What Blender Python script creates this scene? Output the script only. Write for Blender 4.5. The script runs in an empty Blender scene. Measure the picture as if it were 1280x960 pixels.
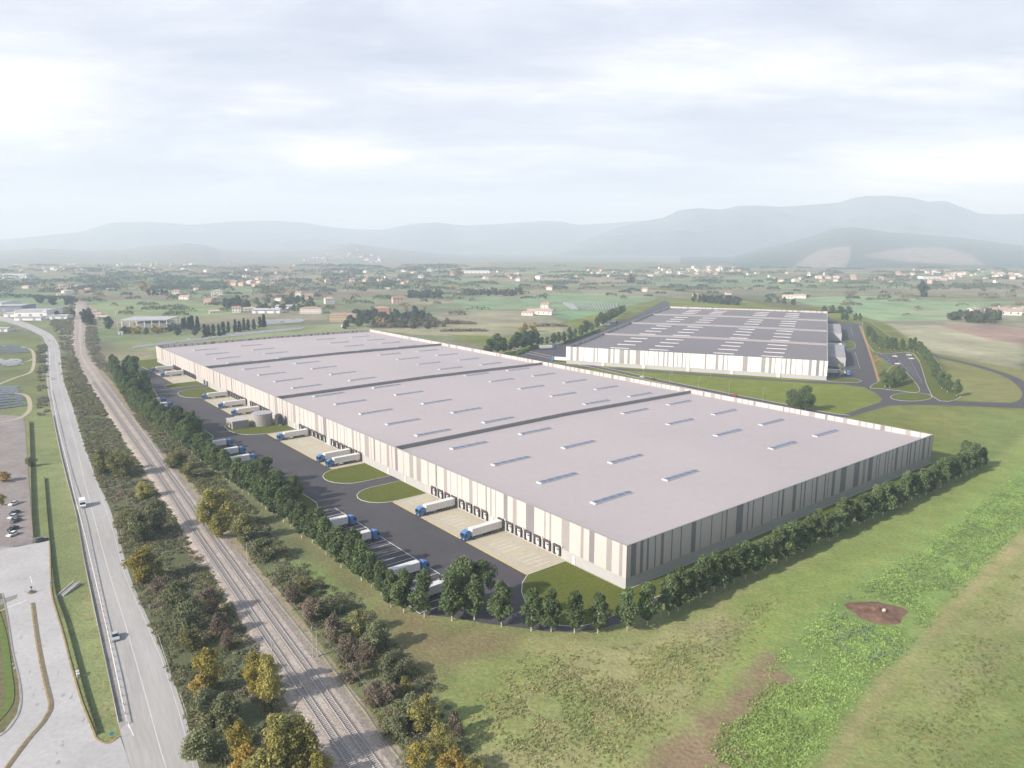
import bpy, math, random
import numpy as np
from math import radians as R, sin, cos, pi, atan2, hypot

C = bpy.context.scene
COL = C.collection
rng = np.random.default_rng(7)
rnd = random.Random(11)

# ------------------------------------------------------------------ camera
H = 105.0
FPX, PITCH = 920.42, 0.187041            # focal length in 1280-px units, downward tilt
cam = bpy.data.objects.new('camera', bpy.data.cameras.new('camera'))
COL.objects.link(cam)
cam.location = (0, 0, H)
cam.rotation_euler = (pi/2 - PITCH, 0, 0)
cam.data.sensor_width = 36
cam.data.lens = 36*FPX/1280
cam.data.clip_start = 1
cam.data.clip_end = 40000
C.camera = cam

# ------------------------------------------------------------------ sky, sun, exposure
SUN_AZ, SUN_EL = R(213.0), R(30.0)      # direction towards the sun, maths angle
w = bpy.data.worlds.new('World'); C.world = w; w.use_nodes = True
nt = w.node_tree; N = nt.nodes; LK = nt.links
for n in list(N): N.remove(n)
def nd(t, **k):
    n = N.new(t)
    for a, b in k.items(): setattr(n, a, b)
    return n
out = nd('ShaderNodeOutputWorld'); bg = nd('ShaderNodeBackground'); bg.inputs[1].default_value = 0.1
sky = nd('ShaderNodeTexSky', sky_type='NISHITA', sun_disc=False)
sky.sun_elevation = SUN_EL; sky.sun_rotation = (pi/2 - SUN_AZ) % (2*pi); sky.air_density = 1.0; sky.dust_density = 2.0
tc = nd('ShaderNodeTexCoord'); sep = nd('ShaderNodeSeparateXYZ'); LK.new(tc.outputs['Generated'], sep.inputs[0])
def mth(op, a, b=None, cl=False):
    m = nd('ShaderNodeMath', operation=op, use_clamp=cl)
    for i, v in enumerate((a, b)):
        if v is None: continue
        if isinstance(v, (int, float)): m.inputs[i].default_value = v
        else: LK.new(v, m.inputs[i])
    return m.outputs[0]
zz = mth('MAXIMUM', sep.outputs[2], 0.0)
den = mth('ADD', zz, 0.13)
comb = nd('ShaderNodeCombineXYZ')
LK.new(mth('DIVIDE', sep.outputs[0], den), comb.inputs[0]); LK.new(mth('DIVIDE', sep.outputs[1], den), comb.inputs[1])
def noise(sc, det, off, rough=0.55):
    mp = nd('ShaderNodeMapping'); mp.inputs['Location'].default_value = off; mp.inputs['Scale'].default_value = (0.75, 1.25, 1)
    LK.new(comb.outputs[0], mp.inputs[0])
    n = nd('ShaderNodeTexNoise'); n.inputs['Scale'].default_value = sc; n.inputs['Detail'].default_value = det; n.inputs['Roughness'].default_value = rough
    n.inputs['Distortion'].default_value = 0.4
    LK.new(mp.outputs[0], n.inputs['Vector']); return n.outputs[0]
def ramp(src, stops):
    r = nd('ShaderNodeValToRGB'); e = r.color_ramp.elements
    e[0].position, e[0].color = stops[0][0], (*stops[0][1], 1); e[1].position, e[1].color = stops[-1][0], (*stops[-1][1], 1)
    for p, c in stops[1:-1]:
        x = e.new(p); x.color = (*c, 1)
    LK.new(src, r.inputs[0]); return r.outputs[0]
def mixc(fac, a, b):
    m = nd('ShaderNodeMix', data_type='RGBA')
    if isinstance(fac, (int, float)): m.inputs[0].default_value = fac
    else: LK.new(fac, m.inputs[0])
    for i, v in ((6, a), (7, b)):
        if isinstance(v, tuple): m.inputs[i].default_value = (*v, 1)
        else: LK.new(v, m.inputs[i])
    return m.outputs[2]
n1 = noise(1.1, 7, (3.1, 1.7, 0)); n2 = noise(3.0, 6, (9.2, 4.4, 0), 0.6)
cl = mth('ADD', mth('MULTIPLY', n1, 0.68), mth('MULTIPLY', n2, 0.32))
clouds = ramp(cl, [(0.37, (0.52, 0.56, 0.685)), (0.46, (0.605, 0.645, 0.775)), (0.54, (0.70, 0.735, 0.85)), (0.64, (0.92, 0.935, 0.98))])
# bright breaks in the cloud low in the sky
def brk(px, py, wx, wz, amt):
    a = (px-640)/FPX; b = (480-py)/FPX
    d = (a, cos(PITCH)+b*sin(PITCH), -sin(PITCH)+b*cos(PITCH)); l = math.sqrt(sum(v*v for v in d))
    ex = mth('POWER', mth('DIVIDE', mth('SUBTRACT', sep.outputs[0], d[0]/l), wx), 2.0)
    ez = mth('POWER', mth('DIVIDE', mth('SUBTRACT', sep.outputs[2], d[2]/l), wz), 2.0)
    g = mth('MULTIPLY', mth('EXPONENT', mth('MULTIPLY', mth('ADD', ex, ez), -1.0)), mth('MULTIPLY', n2, amt*2))
    front = mth('GREATER_THAN', sep.outputs[1], 0.0)
    return mth('MULTIPLY', g, front, True)
b_ = mth('ADD', mth('ADD', brk(1210, 212, .13, .03, 1.0), brk(420, 195, .09, .018, .7)), mth('ADD', brk(20, 130, .08, .05, .6), brk(900, 95, .16, .03, .4)), True)
clouds = mixc(b_, clouds, (1.45, 1.43, 1.40))
hz = mth('POWER', mth('SUBTRACT', 1.0, mth('MULTIPLY', zz, 4.0), True), 3.0)
clouds = mixc(mth('MULTIPLY', hz, 0.75), clouds, (0.555, 0.665, 0.85))
sc10 = nd('ShaderNodeVectorMath', operation='SCALE'); LK.new(clouds, sc10.inputs[0]); sc10.inputs['Scale'].default_value = 8.4
clear = nd('ShaderNodeMapRange'); clear.interpolation_type = 'SMOOTHSTEP'  # cloud thinned in the unseen sky overhead and behind, to deepen sun shadows
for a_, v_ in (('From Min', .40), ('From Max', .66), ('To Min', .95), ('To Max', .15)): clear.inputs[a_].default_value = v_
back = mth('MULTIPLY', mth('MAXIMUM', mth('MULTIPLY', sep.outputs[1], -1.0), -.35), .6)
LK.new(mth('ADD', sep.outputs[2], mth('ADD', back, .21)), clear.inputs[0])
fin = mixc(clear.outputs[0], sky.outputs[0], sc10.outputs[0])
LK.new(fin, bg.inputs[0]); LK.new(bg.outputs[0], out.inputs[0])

sl = bpy.data.lights.new('sun', 'SUN'); sl.energy = 5.0; sl.angle = R(1.0); sl.color = (1.0, 0.955, 0.905)
so = bpy.data.objects.new('sun', sl); COL.objects.link(so)
so.rotation_euler = (pi/2 - SUN_EL, 0, SUN_AZ + pi/2)
so.location = (-300, -200, 400)

vs = C.view_settings
vs.view_transform = 'Standard'; vs.look = 'None'; vs.gamma = 1; vs.use_curve_mapping = False; vs.exposure = 0.48
C.cycles.use_denoising = True
C.cycles.volume_bounces = 2
C.cycles.max_bounces = 6; C.cycles.diffuse_bounces = 3; C.cycles.transparent_max_bounces = 8

# ------------------------------------------------------------------ helpers
def G(px, py, z=0.0):
    """photo pixel (1280x960) -> point on the level z."""
    a = (px-640)/FPX; b = (480-py)/FPX
    d = (a, cos(PITCH)+b*sin(PITCH), -sin(PITCH)+b*cos(PITCH))
    t = (z-H)/d[2]
    return (d[0]*t, d[1]*t)
def GP(pts, z=0.0): return [G(x, y, z) for x, y in pts]
def z8(ox, oy, pts, k=8.0): return [(ox+a/k, oy+b/k) for a, b in pts]
def hpx(px, pyb, pyt):
    """height of something standing at pixel (px,pyb) whose top is at row pyt."""
    g = G(px, pyb); b = (480-pyt)/FPX
    dy = cos(PITCH)+b*sin(PITCH); dz = -sin(PITCH)+b*cos(PITCH)
    return H + dz/dy*g[1]
def PX(x, y, z=0.0):
    zz = z-H; d = y*cos(PITCH)-zz*sin(PITCH); u = y*sin(PITCH)+zz*cos(PITCH)
    return 640+FPX*x/d, 480-FPX*u/d

def tag(o, label=None, cat=None, group=None, kind=None):
    if label: o['label'] = label
    if cat: o['category'] = cat
    if group: o['group'] = group
    if kind: o['kind'] = kind
    return o
def link(name, me, mats=(), parent=None):
    o = bpy.data.objects.new(name, me); COL.objects.link(o)
    for m in (mats if isinstance(mats, (list, tuple)) else [mats]):
        me.materials.append(m)
    if parent: o.parent = parent
    return o
def empty(name, loc, rz=0.0, label=None, cat=None, group=None):
    o = bpy.data.objects.new(name, None); COL.objects.link(o)
    o.location = loc if len(loc) == 3 else (*loc, 0); o.rotation_euler = (0, 0, rz)
    o.empty_display_size = 0.5
    return tag(o, label, cat, group)
def copy_tree(o, parent=None):
    c = o.copy(); COL.objects.link(c)
    if parent: c.parent = parent
    for ch in o.children: copy_tree(ch, c)
    return c

class MB:
    def __init__(s): s.v = []; s.f = []; s.m = []
    def add(s, vs, fs, mi=0):
        o = len(s.v); s.v += [tuple(v) for v in vs]; s.f += [[i+o for i in f] for f in fs]; s.m += [mi]*len(fs); return s
    def box(s, x0, x1, y0, y1, z0, z1, mi=0, bottom=True):
        v = [(x0,y0,z0),(x1,y0,z0),(x1,y1,z0),(x0,y1,z0),(x0,y0,z1),(x1,y0,z1),(x1,y1,z1),(x0,y1,z1)]
        f = [(4,5,6,7),(0,1,5,4),(1,2,6,5),(2,3,7,6),(3,0,4,7)]
        if bottom: f.append((3,2,1,0))
        return s.add(v, f, mi)
    def cbox(s, x0, x1, y0, y1, z0, z1, c=0.08, mi=0):
        """box with chamfered vertical and top edges"""
        def ring(d, z): return [(x0+d+c,y0+d,z),(x1-d-c,y0+d,z),(x1-d,y0+d+c,z),(x1-d,y1-d-c,z),(x1-d-c,y1-d,z),(x0+d+c,y1-d,z),(x0+d,y1-d-c,z),(x0+d,y0+d+c,z)]
        v = ring(0, z0)+ring(0, z1-c)+ring(c*.8, z1); f = []
        for k in range(2):
            for i in range(8): f.append((k*8+i, k*8+(i+1) % 8, k*8+8+(i+1) % 8, k*8+8+i))
        f += [tuple(range(16, 24)), tuple(range(7, -1, -1))]
        return s.add(v, f, mi)
    def prism(s, prof, a, b, axis='y', mi=0):
        """profile polygon (p,q) swept along axis from a to b"""
        n = len(prof)
        if axis == 'y': v = [(p, a, q) for p, q in prof]+[(p, b, q) for p, q in prof]
        elif axis == 'x': v = [(a, p, q) for p, q in prof]+[(b, p, q) for p, q in prof]
        else: v = [(p, q, a) for p, q in prof]+[(p, q, b) for p, q in prof]
        f = [(i, (i+1) % n, n+(i+1) % n, n+i) for i in range(n)]+[tuple(range(n-1, -1, -1)), tuple(range(n, 2*n))]
        return s.add(v, f, mi)
    def cyl(s, p0, p1, r0, r1=None, n=8, mi=0, caps=True):
        r1 = r0 if r1 is None else r1
        p0 = np.array(p0, float); p1 = np.array(p1, float); d = p1-p0; d /= np.linalg.norm(d)
        t = np.cross(d, (0, 0, 1) if abs(d[2]) < .9 else (1, 0, 0)); t /= np.linalg.norm(t); b = np.cross(d, t)
        v = []
        for p, r in ((p0, r0), (p1, r1)):
            for i in range(n):
                a = 2*pi*i/n; v.append(p+r*(cos(a)*t+sin(a)*b))
        f = [(i, (i+1) % n, n+(i+1) % n, n+i) for i in range(n)]
        if caps: f += [tuple(range(n-1, -1, -1)), tuple(range(n, 2*n))]
        return s.add(v, f, mi)
    def path(s, pts, wd, z0, z1, closed=False, mi=0, off=0.0):
        """a low wall or kerb of width wd along a ground path"""
        P = np.array(pts, float)[:, :2]; n = len(P)
        if closed: T = np.roll(P, -1, 0)-np.roll(P, 1, 0)
        else: T = np.gradient(P, axis=0)
        T /= np.maximum(np.linalg.norm(T, axis=1), 1e-6)[:, None]; Nn = np.stack([-T[:, 1], T[:, 0]], 1)
        a = P+Nn*(off-wd/2); b = P+Nn*(off+wd/2)
        v = [(*p, z0) for p in a]+[(*p, z1) for p in a]+[(*p, z1) for p in b]+[(*p, z0) for p in b]
        f = []
        for i in range(n if closed else n-1):
            j = (i+1) % n
            for k in range(3): f.append((k*n+i, k*n+j, (k+1)*n+j, (k+1)*n+i))
        if not closed: f += [(0, n, 2*n, 3*n), (n-1, 4*n-1, 3*n-1, 2*n-1)]
        return s.add(v, f, mi)
    def strip(s, pts, wd, z, mi=0, off=0.0):
        P = np.array(pts, float)[:, :2]; T = np.gradient(P, axis=0)
        T /= np.maximum(np.linalg.norm(T, axis=1), 1e-6)[:, None]; Nn = np.stack([-T[:, 1], T[:, 0]], 1)
        a = P+Nn*(off+wd/2); b = P+Nn*(off-wd/2); n = len(P)
        v = [(*p, z) for p in a]+[(*p, z) for p in b]
        return s.add(v, [(i, n+i, n+i+1, i+1) for i in range(n-1)], mi)
    def poly(s, pts, z, mi=0):
        a = sum(p[0]*q[1]-q[0]*p[1] for p, q in zip(pts, list(pts[1:])+[pts[0]]))
        if a < 0: pts = list(pts)[::-1]
        return s.add([(p[0], p[1], z) for p in pts], [tuple(range(len(pts)))], mi)
    def build(s, name, mats, parent=None, smooth=False):
        me = bpy.data.meshes.new(name); me.from_pydata(s.v, [], s.f); me.update()
        o = link(name, me, mats, parent)
        if any(s.m): me.polygons.foreach_set('material_index', s.m)
        if smooth: me.polygons.foreach_set('use_smooth', [True]*len(me.polygons))
        return o

def quadmesh(name, V):
    """V: (n,4,3) array of separate quads"""
    n = len(V); me = bpy.data.meshes.new(name)
    me.vertices.add(n*4); me.vertices.foreach_set('co', V.reshape(-1).astype(np.float32))
    me.loops.add(n*4); me.loops.foreach_set('vertex_index', np.arange(n*4, dtype=np.int32))
    me.polygons.add(n); me.polygons.foreach_set('loop_start', np.arange(0, n*4, 4, dtype=np.int32))
    me.polygons.foreach_set('loop_total', np.full(n, 4, dtype=np.int32))
    me.update(calc_edges=True); return me
def leafquads(c, size, up=0.35, out=None):
    """little leaf-shaped quads at centres c (n,3)"""
    n = len(c); nr = rng.normal(size=(n, 3)); nr /= np.linalg.norm(nr, axis=1)[:, None]
    nr[:, 2] += up
    if out is not None: nr += out
    nr /= np.linalg.norm(nr, axis=1)[:, None]
    t = np.cross(nr, rng.normal(size=(n, 3))); t /= np.linalg.norm(t, axis=1)[:, None]; b = np.cross(nr, t)
    s = (np.asarray(size)*rng.uniform(.6, 1.35, n))[:, None]
    return np.stack([c-t*s, c-b*s*.55+t*s*.1, c+t*s, c+b*s*.55+t*s*.1], 1)

def smooth(pts, n=6, closed=False):
    P = [np.array(p, float) for p in pts]; o = []; m = len(P)
    for i in range(m if closed else m-1):
        p0 = P[(i-1) % m] if closed or i > 0 else P[0]; p1 = P[i]; p2 = P[(i+1) % m]
        p3 = P[(i+2) % m] if closed or i+2 < m else P[-1]
        for k in range(n):
            t = k/n
            o.append(.5*((2*p1)+(-p0+p2)*t+(2*p0-5*p1+4*p2-p3)*t*t+(-p0+3*p1-3*p2+p3)*t**3))
    if not closed: o.append(P[-1])
    return [tuple(p) for p in o]
def resample(pts, step):
    P = np.array(pts, float); d = np.r_[0, np.cumsum(np.linalg.norm(np.diff(P, axis=0), axis=1))]
    n = max(2, int(d[-1]/step)+1); s = np.linspace(0, d[-1], n)
    return np.stack([np.interp(s, d, P[:, k]) for k in range(P.shape[1])], 1)
def offset(pts, d):
    P = np.array(pts, float); T = np.gradient(P, axis=0); T /= np.linalg.norm(T, axis=1)[:, None]
    return P+np.stack([-T[:, 1], T[:, 0]], 1)*d
def inside(poly, X, Y):
    r = np.zeros(X.shape, bool); n = len(poly)
    for i in range(n):
        x0, y0 = poly[i]; x1, y1 = poly[(i+1) % n]
        if y0 == y1: continue
        c = ((y0 > Y) != (y1 > Y)) & (X < (x1-x0)*(Y-y0)/(y1-y0)+x0); r ^= c
    return r
def edist(poly, X, Y):
    d = np.full(X.shape, 1e9); n = len(poly)
    for i in range(n):
        ax, ay = poly[i]; bx, by = poly[(i+1) % n]; ex, ey = bx-ax, by-ay; L = ex*ex+ey*ey+1e-9
        t = np.clip(((X-ax)*ex+(Y-ay)*ey)/L, 0, 1); d = np.minimum(d, np.hypot(X-ax-t*ex, Y-ay-t*ey))
    return d
def scatter(poly, n):
    P = np.array(poly); lo, hi = P.min(0), P.max(0); o = np.zeros((0, 2)); tries = 0
    while len(o) < n and tries < 200:
        q = rng.uniform(lo, hi, (n*3, 2)); q = q[inside(poly, q[:, 0], q[:, 1])]; o = np.r_[o, q]; tries += 1
    return o[:n]

# ------------------------------------------------------------------ materials
MATS = {}
def mat(name, col, rough=0.8, var=0.12, scale=0.5, metal=0.0, var2=0.0, scale2=0.05, tint=None, bump=0.0, obj_rand=0.0, coords='world', stretch=None, detail=6, leaf=False, spec=0.3):
    """principled material whose base colour is broken up by one or two noises"""
    if name in MATS: return MATS[name]
    m = bpy.data.materials.new(name); m.use_nodes = True; t = m.node_tree; n = t.nodes; L = t.links
    b = n['Principled BSDF']; b.inputs['Roughness'].default_value = rough; b.inputs['Metallic'].default_value = metal
    b.inputs['Specular IOR Level'].default_value = spec
    src = None
    if coords == 'world':
        g = n.new('ShaderNodeNewGeometry'); src = g.outputs['Position']
    else:
        g = n.new('ShaderNodeTexCoord'); src = g.outputs['Object']
    if stretch:
        mp = n.new('ShaderNodeMapping'); mp.vector_type = 'TEXTURE'; mp.inputs['Rotation'].default_value = (0, 0, stretch[0]); mp.inputs['Scale'].default_value = (1/stretch[1], 1/stretch[2], 1)
        L.new(src, mp.inputs[0]); src = mp.outputs[0]
    def nz(s, d):
        x = n.new('ShaderNodeTexNoise'); x.inputs['Scale'].default_value = s; x.inputs['Detail'].default_value = d; L.new(src, x.inputs['Vector']); return x.outputs[0]
    cur = None
    def scl(fac_socket, lo, hi):
        r = n.new('ShaderNodeMapRange'); r.inputs['From Min'].default_value = .28; r.inputs['From Max'].default_value = .72
        r.inputs['To Min'].default_value = lo; r.inputs['To Max'].default_value = hi; L.new(fac_socket, r.inputs[0]); return r.outputs[0]
    f1 = nz(scale, detail)
    base = n.new('ShaderNodeMix'); base.data_type = 'RGBA'
    base.inputs[6].default_value = (*col, 1); base.inputs[7].default_value = (*(tint or col), 1)
    if var2 or tint:
        f2 = nz(scale2, 5); L.new(scl(f2, 0, 1), base.inputs[0])
    else: base.inputs[0].default_value = 0
    v = n.new('ShaderNodeVectorMath'); v.operation = 'SCALE'; L.new(base.outputs[2], v.inputs[0])
    k = scl(f1, 1-var, 1+var)
    if obj_rand:
        oi = n.new('ShaderNodeObjectInfo'); r = n.new('ShaderNodeMapRange'); r.inputs['To Min'].default_value = 1-obj_rand; r.inputs['To Max'].default_value = 1+obj_rand
        L.new(oi.outputs['Random'], r.inputs[0]); mm = n.new('ShaderNodeMath'); mm.operation = 'MULTIPLY'; L.new(k, mm.inputs[0]); L.new(r.outputs[0], mm.inputs[1]); k = mm.outputs[0]
    L.new(k, v.inputs['Scale']); L.new(v.outputs[0], b.inputs['Base Color'])
    if bump:
        bp = n.new('ShaderNodeBump'); bp.inputs['Strength'].default_value = bump; bp.inputs['Distance'].default_value = .3; L.new(f1, bp.inputs['Height']); L.new(bp.outputs[0], b.inputs['Normal'])
    if leaf:
        tr = n.new('ShaderNodeBsdfTranslucent'); L.new(v.outputs[0], tr.inputs[0]); mx = n.new('ShaderNodeMixShader'); mx.inputs[0].default_value = .3
        L.new(b.outputs[0], mx.inputs[1]); L.new(tr.outputs[0], mx.inputs[2]); L.new(mx.outputs[0], n['Material Output'].inputs[0])
    MATS[name] = m; return m
def leafm(name, col, tint=None, var=.35, scale=.6):
    col = tuple(c*1.75 for c in col); tint = tuple(c*1.75 for c in tint) if tint else None
    return mat(name, col, .7, var, scale, tint=tint, scale2=.12, obj_rand=.22, leaf=True, spec=.15)
def paint(name, col, rough=.45, spec=.4): return mat(name, col, rough, .05, .8, coords='object', spec=spec)

M_ASPH = mat('site_asphalt', (.084, .078, .084), .85, .08, .35, tint=(.068, .063, .069), scale2=.05)
M_HWY = mat('highway_asphalt', (.43, .415, .40), .85, .09, 1.2, tint=(.35, .335, .32), scale2=.16, stretch=(atan2(G(105, 600)[1]-G(165, 800)[1], G(105, 600)[0]-G(165, 800)[0]), .12, 1.6))
M_YARD = mat('worn_yard_concrete', (.48, .465, .455), .85, .09, .8, tint=(.40, .385, .385), scale2=.07)
M_GUT = mat('gutter_concrete', (.34, .32, .30), .9, .2, 1.0, tint=(.25, .235, .22), scale2=.2)
M_LOT = mat('car_park_asphalt', (.30, .275, .265), .9, .16, .6, tint=(.23, .19, .175), scale2=.09)
M_CONC = mat('apron_concrete', (.47, .435, .34), .85, .08, .5, tint=(.43, .39, .30), scale2=.06)
M_KERB = mat('kerb_concrete', (.55, .53, .48), .85, .1, 1.0)
M_YKERB = mat('yellow_kerb', (.36, .27, .085), .85, .3, .8, tint=(.28, .24, .17), scale2=.5)
M_WHITE = mat('road_paint_white', (.74, .73, .72), .7, .15, .8)
M_WORN = mat('road_paint_worn', (.58, .565, .555), .7, .12, .9)
M_YEL = mat('road_paint_yellow', (.62, .47, .13), .7, .2, .8)
M_LAWN = mat('lawn_grass', (.098, .122, .022), .95, .22, 1.2, tint=(.118, .128, .034), scale2=.08, spec=.05)
M_BALL = mat('rail_ballast', (.46, .40, .35), .95, .28, 1.6, tint=(.36, .305, .262), scale2=.12, bump=.6, spec=.1)
M_DIRT = mat('trackside_dirt', (.36, .30, .225), .95, .3, .9, tint=(.22, .20, .11), scale2=.15, spec=.05)
M_SLEEP = mat('concrete_sleeper', (.42, .385, .36), .9, .2, 2)
M_RAIL = mat('rail_steel', (.55, .51, .48), .4, .1, 2, metal=.3)
M_ROOF = mat('roof_membrane', (.445, .395, .395), .75, .03, .35, tint=(.40, .362, .365), scale2=.012)
M_ROOF2 = mat('dark_roof_membrane', (.185, .172, .182), .75, .04, .3, tint=(.205, .188, .195), scale2=.012)
M_ROOFEDGE = mat('roof_edge_pale', (.30, .28, .285), .75, .04, .3)
M_CREAM = mat('cladding_cream', (.55, .485, .455), .55, .03, .4)
M_STRIPE = mat('cladding_grey', (.32, .295, .285), .55, .04, .4)
M_DSTRIPE = mat('cladding_dark_grey', (.22, .21, .215), .55, .04, .4)
M_PLINTH = mat('plinth_concrete', (.42, .41, .405), .8, .05, .5)
M_FIRE = mat('fire_wall_grey', (.26, .25, .25), .8, .05, .5)
M_COPE = mat('coping_metal', (.30, .29, .29), .5, .05, .5)
M_DOCK = mat('dock_shelter_rubber', (.075, .073, .075), .8, .1, 1)
M_DOOR = mat('door_white', (.62, .60, .58), .5, .05, 1)
M_DARKDOOR = mat('dark_doorway', (.016, .016, .018), .5, .05, 1)
M_SKYG = mat('skylight_glazing', (.125, .145, .215), .4, .06, .8, spec=.5)
M_SKYF = mat('skylight_frame', (.66, .63, .62), .5, .05, 1)
M_METAL = mat('galvanised_metal', (.45, .45, .45), .5, .1, 1, metal=.4)
M_GLASS = mat('vehicle_glass', (.02, .024, .03), .12, .05, 1, spec=.6)
M_TYRE = mat('tyre_rubber', (.018, .018, .019), .9, .1, 2)
M_CHAS = mat('chassis_dark', (.045, .045, .05), .7, .1, 1)
M_LAMP = mat('lamp_lens', (.75, .75, .72), .2, .05, 2, spec=.6)
M_BARK = mat('white_birch_bark', (.52, .49, .43), .8, .55, 1.8)
M_BROWN = mat('brown_bark', (.13, .10, .075), .9, .3, 2)
M_TERRA = mat('terracotta_roof', (.36, .225, .17), .85, .2, .9, obj_rand=.2)
M_PALER = mat('pale_tile_roof', (.48, .36, .30), .85, .2, .9, obj_rand=.2)
M_WALLW = mat('white_house_wall', (.72, .69, .64), .85, .06, .5, obj_rand=.1)
M_WALLO = mat('ochre_house_wall', (.55, .45, .32), .85, .08, .5, obj_rand=.1)
M_WALLP = mat('pink_house_wall', (.50, .37, .31), .85, .08, .5, obj_rand=.1)
M_WIN = mat('window_dark', (.05, .055, .06), .3, .05, 1)
M_SHED = mat('shed_white_metal', (.74, .73, .72), .6, .05, .3, obj_rand=.1)
M_SHEDR = mat('shed_grey_roof', (.42, .42, .44), .6, .05, .3, obj_rand=.15)
M_PANEL = mat('solar_panel', (.15, .17, .185), .25, .1, .6, spec=.6)
M_PANELP = mat('solar_panel_pale', (.33, .335, .34), .35, .08, .4, spec=.5)

# ------------------------------------------------------------------ warehouse frame
AN = (35.146, 212.067); ATH = 0.670687; AW, AL, AH = 216.2, 578.3, 14.4
AU = (cos(ATH), sin(ATH)); AV = (-sin(ATH), cos(ATH))
def A(u, v): return (AN[0]+AU[0]*u+AV[0]*v, AN[1]+AU[1]*u+AV[1]*v)
def AP(l): return [A(*p) for p in l]
BN = (48.50, 653.14); BTH = -0.397702; BW, BL, BH = 215.7, 473.1, 15.45
BU = (cos(BTH), sin(BTH)); BV = (-sin(BTH), cos(BTH))
def B(u, v): return (BN[0]+BU[0]*u+BV[0]*v, BN[1]+BU[1]*u+BV[1]*v)
def Buv(px, py, z=0):
    g = G(px, py, z); d = (g[0]-BN[0], g[1]-BN[1]); return d[0]*BU[0]+d[1]*BU[1], d[0]*BV[0]+d[1]*BV[1]

# ------------------------------------------------------------------ ground sheet with its field colours
def axis(segs):
    o = []
    for a, b, s in segs: o += list(np.arange(a, b, s))
    return np.array(o+[segs[-1][1]])
gx = axis([(-14500, -7000, 900), (-7000, -2600, 220), (-2600, -900, 34), (-900, -220, 8), (-220, -110, 2.5), (-110, 330, 1.6), (330, 700, 5), (700, 1500, 14), (1500, 3000, 40), (3000, 7000, 220), (7000, 14500, 900)])
gy = axis([(-900, 90, 45), (90, 420, 1.6), (420, 760, 4), (760, 1500, 7), (1500, 3400, 16), (3400, 7000, 120), (7000, 13500, 600)])
X, Y = np.meshgrid(gx, gy); nx, ny = len(gx), len(gy)
def vnoise(X, Y, s, seed, octs=4):
    r = np.random.default_rng(seed); T = r.random((256, 256)); o = np.zeros(X.shape); a = 1; tot = 0
    for k in range(octs):
        x = X/s+k*17.3+500; y = Y/s+k*9.1+500; xi = np.floor(x).astype(int); yi = np.floor(y).astype(int); fx = x-xi; fy = y-yi
        fx = fx*fx*(3-2*fx); fy = fy*fy*(3-2*fy)
        g = lambda i, j: T[(xi+i) % 256, (yi+j) % 256]
        o += a*((g(0, 0)*(1-fx)+g(1, 0)*fx)*(1-fy)+(g(0, 1)*(1-fx)+g(1, 1)*fx)*fy); tot += a; a *= .5; s *= .5
    return o/tot
GRASS = (.150, .165, .062); TAN = (.27, .225, .125); OLIVE = (.132, .134, .050); BROWN = (.155, .112, .075)
CROP = (.145, .205, .06); LUSH = (.155, .215, .055); FAR_G = (.145, .195, .11); SITE = (.118, .132, .034); DARKV = (.075, .083, .045)
colr = np.zeros((ny, nx, 3)); mask = np.zeros((ny, nx))
def paintg(poly, c, soft=2.0, wob=3.0, wsc=12.0, amount=1.0, px=True, patch=None):
    """blend a field colour into the sheet; edges wander by wob metres"""
    P = GP(poly) if px else poly
    P = np.array(P); lo = P.min(0)-soft-wob-5; hi = P.max(0)+soft+wob+5
    i0, i1 = np.searchsorted(gx, [lo[0], hi[0]]); j0, j1 = np.searchsorted(gy, [lo[1], hi[1]])
    i0 = max(i0-1, 0); j0 = max(j0-1, 0)
    xs = X[j0:j1+1, i0:i1+1]; ys = Y[j0:j1+1, i0:i1+1]
    if xs.size == 0: return
    s = np.where(inside(P, xs, ys), 1, -1)*edist(P, xs, ys)
    s = s+(vnoise(xs, ys, wsc, 5)-.5)*2*wob
    a = np.clip(.5+s/(2*soft), 0, 1)*amount
    if patch: a = a*np.clip((vnoise(xs, ys, patch[0], patch[2])-patch[1])*6, 0, 1)
    a3 = a[..., None]
    colr[j0:j1+1, i0:i1+1] = colr[j0:j1+1, i0:i1+1]*(1-a3)+np.array(c)*a3
    mask[j0:j1+1, i0:i1+1] = np.maximum(mask[j0:j1+1, i0:i1+1], np.clip(.5+s/(2*soft), 0, 1))
# far patchwork: cells with their own crop colour (numpy voronoi, stretched along the valley)
ns = 620
seeds = np.stack([rng.uniform(-2600, 3000, ns), rng.uniform(420, 3500, ns)], 1); scol = []
pal = [(.125, .135, .075), (.150, .150, .088), (.112, .12, .07), (.185, .168, .115), (.150, .12, .09), (.13, .155, .08), (.135, .13, .088), (.135, .18, .10), (.165, .145, .10)]
for i in range(ns): scol.append(pal[int(rng.integers(len(pal)))])
scol = np.array(scol)
sx = (X+(vnoise(X, Y, 240, 3)-.5)*120)*.62; sy = (Y+(vnoise(X, Y, 240, 4)-.5)*120)*1.25
best = np.full(X.shape, 1e18); bi = np.zeros(X.shape, int); sec = np.full(X.shape, 1e18)
for i in range(ns):
    d = (sx-seeds[i, 0]*.62)**2+(sy-seeds[i, 1]*1.25)**2
    m_ = d < best; sec = np.where(m_, best, np.minimum(sec, d)); best = np.where(m_, d, best); bi[m_] = i
colr[:] = scol[bi]
bd = np.sqrt(sec)-np.sqrt(best)
hedge = np.clip(1-bd/5.0, 0, 1)*(vnoise(X, Y, 160, 8) > .5)
colr = colr*(1-.45*hedge[..., None])+np.array(DARKV)*.45*hedge[..., None]
nearm = np.clip((520-Y)/120, 0, 1)[..., None]
colr = colr*(1-nearm)+np.array(GRASS)*nearm
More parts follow.
